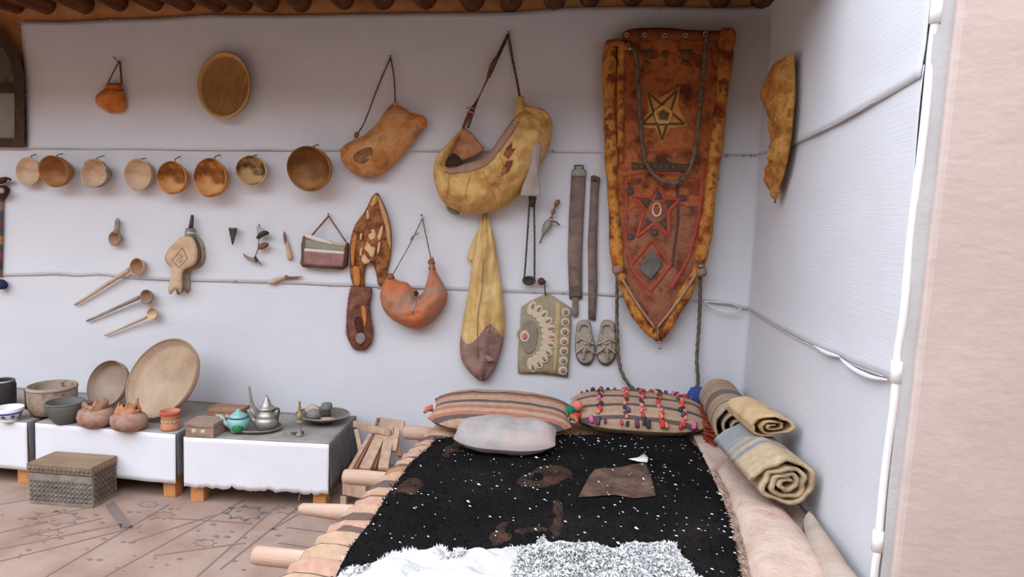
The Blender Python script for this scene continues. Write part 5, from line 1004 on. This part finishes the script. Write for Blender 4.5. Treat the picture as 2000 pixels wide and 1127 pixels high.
# ---- cushions
def pillow_mesh(Lx, Ly, T, n=40, m=24, pinch=.10, seed=0, wr=.006, sq=.5):
    V, Fc = [], []
    for side in (1, -1):
        for j in range(m + 1):
            for i in range(n + 1):
                u, v = -1 + 2 * i / n, -1 + 2 * j / m
                x = u * Lx * (1 - pinch * (1 - abs(v) ** 2) * abs(u) ** 4 * .6); y = v * Ly * (1 - .48 * abs(u) ** 3.4)
                b = ((1 - abs(u) ** 2.4) * (1 - abs(v) ** 2.4)) ** sq if abs(u) < 1 and abs(v) < 1 else 0
                V.append(Vector((x, y, side * T * b + wr * noise.fractal(Vector((x * 9, y * 9, seed + side)), 1, 2, 3) * b)))
    k = (n + 1) * (m + 1)
    for j in range(m):
        for i in range(n):
            a = j * (n + 1) + i; Fc.append((a, a + 1, a + n + 2, a + n + 1)); Fc.append((a + k, a + n + 1 + k, a + n + 2 + k, a + 1 + k))
    return V, Fc
def pillow(name, label, c, Lx, Ly, T, rot, mat, **kw):
    V, Fc = pillow_mesh(Lx, Ly, T, **kw); o = mk(name, V, Fc, mat, None, origin=(0, 0, 0)); o.location = c; o.rotation_euler = rot; tag(o, label, 'cushion', 'cushions at the head of the cot')
    return o
def localput(parent, name, V, Fc, mat):
    me = bpy.data.meshes.new(name); me.from_pydata([tuple(v) for v in V], [], Fc); me.materials.append(mat); me.polygons.foreach_set('use_smooth', [True] * len(me.polygons)); o = bpy.data.objects.new(name, me); col.objects.link(o); o.parent = parent; return o
O_, D_, T_, P_ = (176, 104, 72), (84, 62, 56), (182, 146, 112), (190, 148, 120)
bands = [(-.20 + .022 * i, [T_, O_, T_, D_, O_, P_, O_, T_, D_, T_, P_, O_, D_, T_, P_, T_, D_, T_][i % 18]) for i in range(19)]
cA = W(978, 815, .50); cA.z = .545
cuA = pillow('striped_cushion', 'long tan cushion with orange and dark stripes at the left of the bed head', cA, .335, .17, .066, (math.radians(15), 0, math.radians(2)), stripes('cushion_stripes', 1, bands, 9, .95, .006, .5), seed=2)
for s in (-1, 1): V, Fc = tubegeo([Vector((s * .325, 0, 0)), Vector((s * .35, -.01, .0)), Vector((s * .36, -.03, -.01))], lambda q: .018 - .012 * q, 8); localput(cuA, 'corner_tuft', V, Fc, M('orange_wool', [(170, 92, 62), (192, 118, 84)], 20, .95, .5))
bands = [(-.20 + .02 * i, [T_, T_, T_, D_, P_, T_, P_, D_, T_, T_, P_, D_, T_, P_, T_, D_, T_, P_, T_][i % 19]) for i in range(20)]
cB = W(1244, 818, .32); cB.z = .542
cuB = pillow('tufted_cushion', 'long tan cushion with columns of red, pink and dark wool tufts', cB, .328, .165, .068, (math.radians(15), 0, math.radians(1)), stripes('cushion_lines', 1, bands, 9, .95, .005, .5), seed=5)
m_tufts = [M('red_tuft', [(190, 56, 50), (206, 80, 66)], 20, .95, .4), M('coral_tuft', [(206, 112, 88), (222, 140, 116)], 20, .95, .4), M('pink_tuft', [(200, 92, 130), (212, 116, 150)], 20, .95, .4), M('dark_tuft', [(44, 52, 52), (64, 72, 68)], 20, .95, .4), M('plum_tuft', [(92, 58, 84), (112, 76, 100)], 20, .95, .4)]
Vt, Ft = tubegeo([Vector((0, -.012, 0)), Vector((0, -.004, .004)), Vector((0, .006, .003)), Vector((.003, .013, -.002))], lambda q: .009 * (1 - .5 * abs(q - .4)), 8)
protos = []
for mm in m_tufts: o = localput(cuB, 'tuft', Vt, Ft, mm); protos.append(o)
def pz(u, v, T=.068): return T * (max(0, (1 - abs(u) ** 2.4) * (1 - abs(v) ** 2.4))) ** .5
spots = []
for cu_ in (-.55, -.18, .05, .30, .62):
    for v in np.arange(-.92, .97, .12):
        if random.random() < .92: spots.append((cu_ + random.uniform(-.03, .03), v + random.uniform(-.03, .03)))
for u in np.arange(-.85, .9, .11): spots.append((u + random.uniform(-.03, .03), .93))
for u in np.arange(-.85, .9, .2): spots.append((u + random.uniform(-.03, .03), -.93))
used = set()
for k, (u, v) in enumerate(spots):
    ki = random.choices(range(5), [4, 3, 1, 4, 1])[0]; src = protos[ki]
    if ki in used: o = src.copy(); col.objects.link(o); o.parent = cuB
    else: o = src; used.add(ki)
    o.location = (u * .328, v * .165 * (1 - .48 * abs(u) ** 3.4), pz(u, v) + .003); o.rotation_euler = (-.9 * v ** 3, 0, random.uniform(-.5, .5)); o.scale = [random.uniform(.8, 1.4)] * 3
for ki in range(5):
    if ki not in used: bpy.data.objects.remove(protos[ki])
def fringe(par, name, base, n, L, mat, dirn, rnd=.5, seg=5, wd=.003):
    V, Fc = [], []
    for k in range(n):
        b = Vector(base) + Vector((random.uniform(-.02, .02), random.uniform(-.15, .15), random.uniform(-.03, .03))); d = (Vector(dirn) + Vector((random.uniform(-rnd, rnd), random.uniform(-rnd, rnd), random.uniform(-rnd, rnd)))).normalized(); l = L * random.uniform(.6, 1.2)
        v, f = tubegeo([b, b + d * l * .35 + Vector((0, 0, .006)), b + d * l * .7, b + d * l + Vector((random.uniform(-.01, .01), random.uniform(-.01, .01), -.02))], lambda q: wd * (1 - .5 * q), 4); o_ = len(V); V += v; Fc += [tuple(i + o_ for i in q) for q in f]
    return tag(localput(par, name, V, Fc, mat), kind='stuff')
fringe(cuB, 'red_fringe', (.31, -.05, .0), 220, .11, M('rust_wool', [(120, 40, 28), (158, 62, 38), (184, 96, 50)], 14, .95, .3), (.55, -.75, -.1)); fringe(cuB, 'left_fringe', (-.33, -.08, -.02), 18, .09, MATS['orange_wool'], (-.4, -.5, -.5), .3)
for (px_, py_, off, r, mm, lab, cat) in ((1112, 803, .45, .026, M('green_wool', [(24, 112, 80), (40, 132, 98)], 24, .95, .6), 'green wool pompom between the two long cushions', 'pompom'), (1124, 814, .47, .02, m_tufts[0], 'red wool pompom below the green one, between the cushions', 'pompom'), (1128, 793, .42, .026, m_tufts[1], 'coral wool pompom at the left corner of the tufted cushion', 'pompom')):
    c = W(px_, py_, off); o = lathe('pompom', [(0, -r)] + [(r * math.sin(a), -r * math.cos(a)) for a in [PI * k / 8 for k in range(1, 8)]] + [(0, r)], c, UPZ, mm, None, 18, jit=lambda th, k: (.004 * math.sin(5 * th + k * 2), 0)); tag(o, lab, cat, 'pompoms between the cushions')
bl = W(1362, 778, .10); o = lathe('blue_bundle', [(0, -.07), (.04, -.06), (.055, -.01), (.05, .03), (.03, .055), (0, .06)], bl, UPZ, M('blue_cloth', [(44, 62, 124), (64, 84, 148)], 9, .9, .3), None, 20, (1, .8), lambda th, k: (.006 * math.sin(3 * th + k), 0)); tag(o, 'blue cloth bundle tucked behind the right end of the tufted cushion', 'cloth')
cC = W(988, 842, .78); cC.z = .536
cuC = pillow('grey_pillow', 'small dusty grey pillow lying in front of the striped cushion', cC, .215, .12, .056, (math.radians(14), 0, math.radians(2)), M('dusty_grey_cloth', [(148, 140, 136), (166, 156, 150), (178, 158, 148)], 7, .95, .4), seed=8, sq=.5, pinch=.02, wr=.016)
V, Fc = tubegeo([Vector((.185 * math.cos(a), -.1 * abs(math.sin(a)) - .004, -.012)) for a in [PI + PI * k / 16 for k in range(17)]], .006, 6); localput(cuC, 'pink_piping', V, Fc, M('pink_piping', [(178, 142, 126), (190, 156, 140)], 12, .95))

# ---- rugs and rolls along the right wall
m_beige = M('beige_pile', [(168, 144, 126), (186, 160, 142), (196, 172, 154), (176, 140, 122)], 6, .95, .6, fine=70)
bl_out = [(-.30, -.20), (-.28, -.14), (-.10, -.13), (-.03, -.2), (-.025, -1.0), (-.02, -2.3), (-.29, -2.3), (-.29, -1.6), (-.285, -1.2), (-.285, -.8), (-.29, -.5)]
bk = tag(puff('beige_blanket', bl_out, lambda u, v, h: Vector((u, v, ZB + .004 + h)), lambda d, u, v: .02 + .012 * noise.noise(Vector((u * 8, v * 5, 6))) * min(1, d / .03), .03, m_beige), 'thin beige blanket spread under the rolled rugs', 'blanket')
lr = [xy(x, y, .54) for x, y in [(1398, 900), (1410, 880), (1445, 868), (1472, 880), (1500, 925), (1545, 980), (1600, 1040), (1650, 1127)]]
lr = lr + [(lr[-1][0] + .06, -2.3), (xy(1470, 1127, .54)[0] - .01, -2.3)] + [xy(x, y, .54) for x, y in [(1470, 1127), (1455, 1060), (1440, 1000), (1420, 940)]]
rg = tag(puff('long_rug', lr, lambda u, v, h: Vector((u, v, ZB + .024 + h)), lambda d, u, v: .01 + .055 * (1 - math.exp(-d / .03)) + .012 * noise.noise(Vector((u * 9, v * 6, 1))) * min(1, d / .03), .02, m_beige), 'long folded beige pile rug beside the black rug', 'rug')
pts = [(x + random.uniform(-.004, .012), y, ZB + .045) for (x1, y1), (x2, y2) in zip(lr[-4:-1] + [lr[-1]], lr[-3:] + [lr[0]]) for q in range(300) for x, y in [((x1 + (x2 - x1) * q / 300), (y1 + (y2 - y1) * q / 300))]]
blades('pile_fringe', pts, .022, .0014, m_beige, rg, (-.7, -.2, .2), .5)
fo = [xy(x, y, .57) for x, y in [(1572, 980), (1592, 962), (1618, 972), (1650, 1012), (1690, 1070), (1728, 1127)]]
fo = fo + [(min(-.016, fo[-1][0]), -2.3), (-.12, -2.3)] + [xy(x, y, .57) for x, y in [(1620, 1127), (1600, 1080), (1580, 1030)]]
fo = [(min(x, -.03), y) for x, y in fo]
rg2 = tag(puff('folded_rug', fo, lambda u, v, h: Vector((u, v, ZB + .03 + h)), lambda d, u, v: .03 + .045 * (1 - math.exp(-d / .02)) + .012 * noise.noise(Vector((u * 10, v * 6, 8))) * min(1, d / .03), .02, M('grey_beige_wool', [(156, 140, 126), (174, 158, 142), (168, 142, 126)], 6, .95, .5, fine=70)), 'grey-beige folded rug squeezed along the right wall', 'rug')
tube('selvedge', [Vector((x - .002, y, ZB + .062)) for x, y in cr([fo[-1], fo[-2], fo[-3], fo[-4]], 20)], .005, M('selvedge', [(160, 130, 112), (150, 120, 102)], 20), rg2, 6)
def roll(name, label, A, B, R_, mat, turns=3.0, flat=1.0, th=.012, seed=0, endmat=None, phase=0.0, wob=.12):
    A, B = Vector(A), Vector(B); a = (B - A).normalized(); u = Vector((0, 0, 1)).cross(a).normalized(); v = a.cross(u); V, Fc = [], []; nS = int(turns * 30); nA = 18
    ctr = []
    for k in range(nS + 1):
        th_ = 2 * PI * turns * k / nS + phase; r = th + (R_ - th) * (k / nS); r *= 1 + wob * noise.noise(Vector((math.cos(th_) * 1.5, math.sin(th_) * 1.5, seed + k / 40)))
        ctr.append((r * math.cos(th_), r * math.sin(th_) * flat))
    for i in range(nA + 1):
        q = i / nA; c = A + (B - A) * q
        for side in (-.5, .5):
            for k, (x, y) in enumerate(ctr):
                L_ = math.hypot(x, y) + 1e-6; w_ = .012 * noise.noise(Vector((x * 9, y * 9, q * 4 + seed))) + (.03 * noise.noise(Vector((x * 14, y * 14, seed + 9))) if i in (0, nA) else 0)
                V.append(c + u * (x + x / L_ * side * th) + v * (y + y / L_ * side * th * flat) + a * w_)
    S = nS + 1; row = 2 * S
    for i in range(nA):
        for k in range(nS): p_ = i * row + k; Fc += [(p_, p_ + 1, p_ + row + 1, p_ + row), (p_ + S, p_ + S + row, p_ + S + row + 1, p_ + S + 1)]
        for k in (0, nS): p_ = i * row + k; Fc.append((p_, p_ + S, p_ + S + row, p_ + row))
    for i in (0, nA):
        for k in range(nS): p_ = i * row + k; Fc.append((p_, p_ + 1, p_ + S + 1, p_ + S))
    o = mk(name, V, Fc, mat, None, True, None, origin=(A + B) / 2); return tag(o, label, 'rolled rug', 'rolled rugs in the corner')
Cr, Dk, Cd = (184, 154, 122), (116, 98, 88), (172, 142, 112)
A = W(1413, 792, .12); B = W(1456, 850, .56)
kb = [(-.30, Cr), (-.17, (88, 74, 64)), (-.155, Cr), (-.13, Cd), (-.075, Cr), (-.05, Dk), (.035, Cr), (.09, Cd), (.11, Cr), (.14, Dk), (.148, Cr)]
A = Vector((-.137, -.14, .60)); B = Vector((-.142, -.62, .60))
r1 = roll('kilim_roll', 'rolled cream kilim with a broad brown band and rows of small motifs', A, B, .115, stripes('kilim_bands', 1, kb, 10, .95, .008, .5), 3, .95, .011, 3, wob=.03)
mot = M('kilim_motif', [(112, 94, 86), (130, 112, 100)], 20, .95, .3); dirr = (B - A).normalized(); uu = Vector((0, 0, 1)).cross(dirr).normalized(); vv = dirr.cross(uu); first = None
for q in (.30, .36, .78, .84):
    for a_ in np.arange(.35, 2.7, .3):
        ro = .0035 + .011 + .104 * (4 * PI + a_) / (6 * PI); p_ = A + (B - A) * q + uu * ro * math.cos(a_) + vv * ro * .95 * math.sin(a_)
        if first is None: first = lathe('woven_motif', [(0, .002), (.007, .0015), (.008, -.002)], p_, uu * math.cos(a_) + vv * math.sin(a_), mot, r1, 8)
        else: lathe('woven_motif', [(0, .002), (.007, .0015), (.008, -.002)], p_, uu * math.cos(a_) + vv * math.sin(a_), mot, r1, 8)
m_canv = M('cream_canvas', [(176, 146, 106), (198, 168, 126), (210, 182, 142)], 9, .95, .5, fine=50)
fB = W(1530, 846, .74); fA = W(1478, 822, .5)
roll('canvas_roll', 'loosely folded cream canvas resting on top of the other rolls', (-.14, -.72, .715), (-.115, -1.06, .735), .09, m_canv, 2.6, .45, .012, 7, phase=1.0, wob=.35)
gb = [(-.2, (150, 146, 142)), (-.1, (186, 162, 132)), (-.06, (126, 134, 140)), (-.03, (190, 166, 134)), (.03, (140, 140, 138)), (.04, (196, 168, 128))]
fC = W(1556, 924, .98)
roll('striped_roll', 'thick cream and grey-blue striped roll showing its spiral end', (-.16, -.84, .595), (-.125, -1.31, .62), .100, stripes('roll_stripes', 1, [(p_, c_) for p_, c_ in [(-.20, (196, 168, 128)), (-.10, (196, 168, 130)), (-.06, (136, 140, 142)), (-.03, (190, 166, 134)), (.0, (150, 148, 146)), (.03, (180, 160, 132)), (.06, (146, 148, 148))]], 10, .95, .012, .6), 3.4, .76, .015, 12, phase=.6, wob=.3)
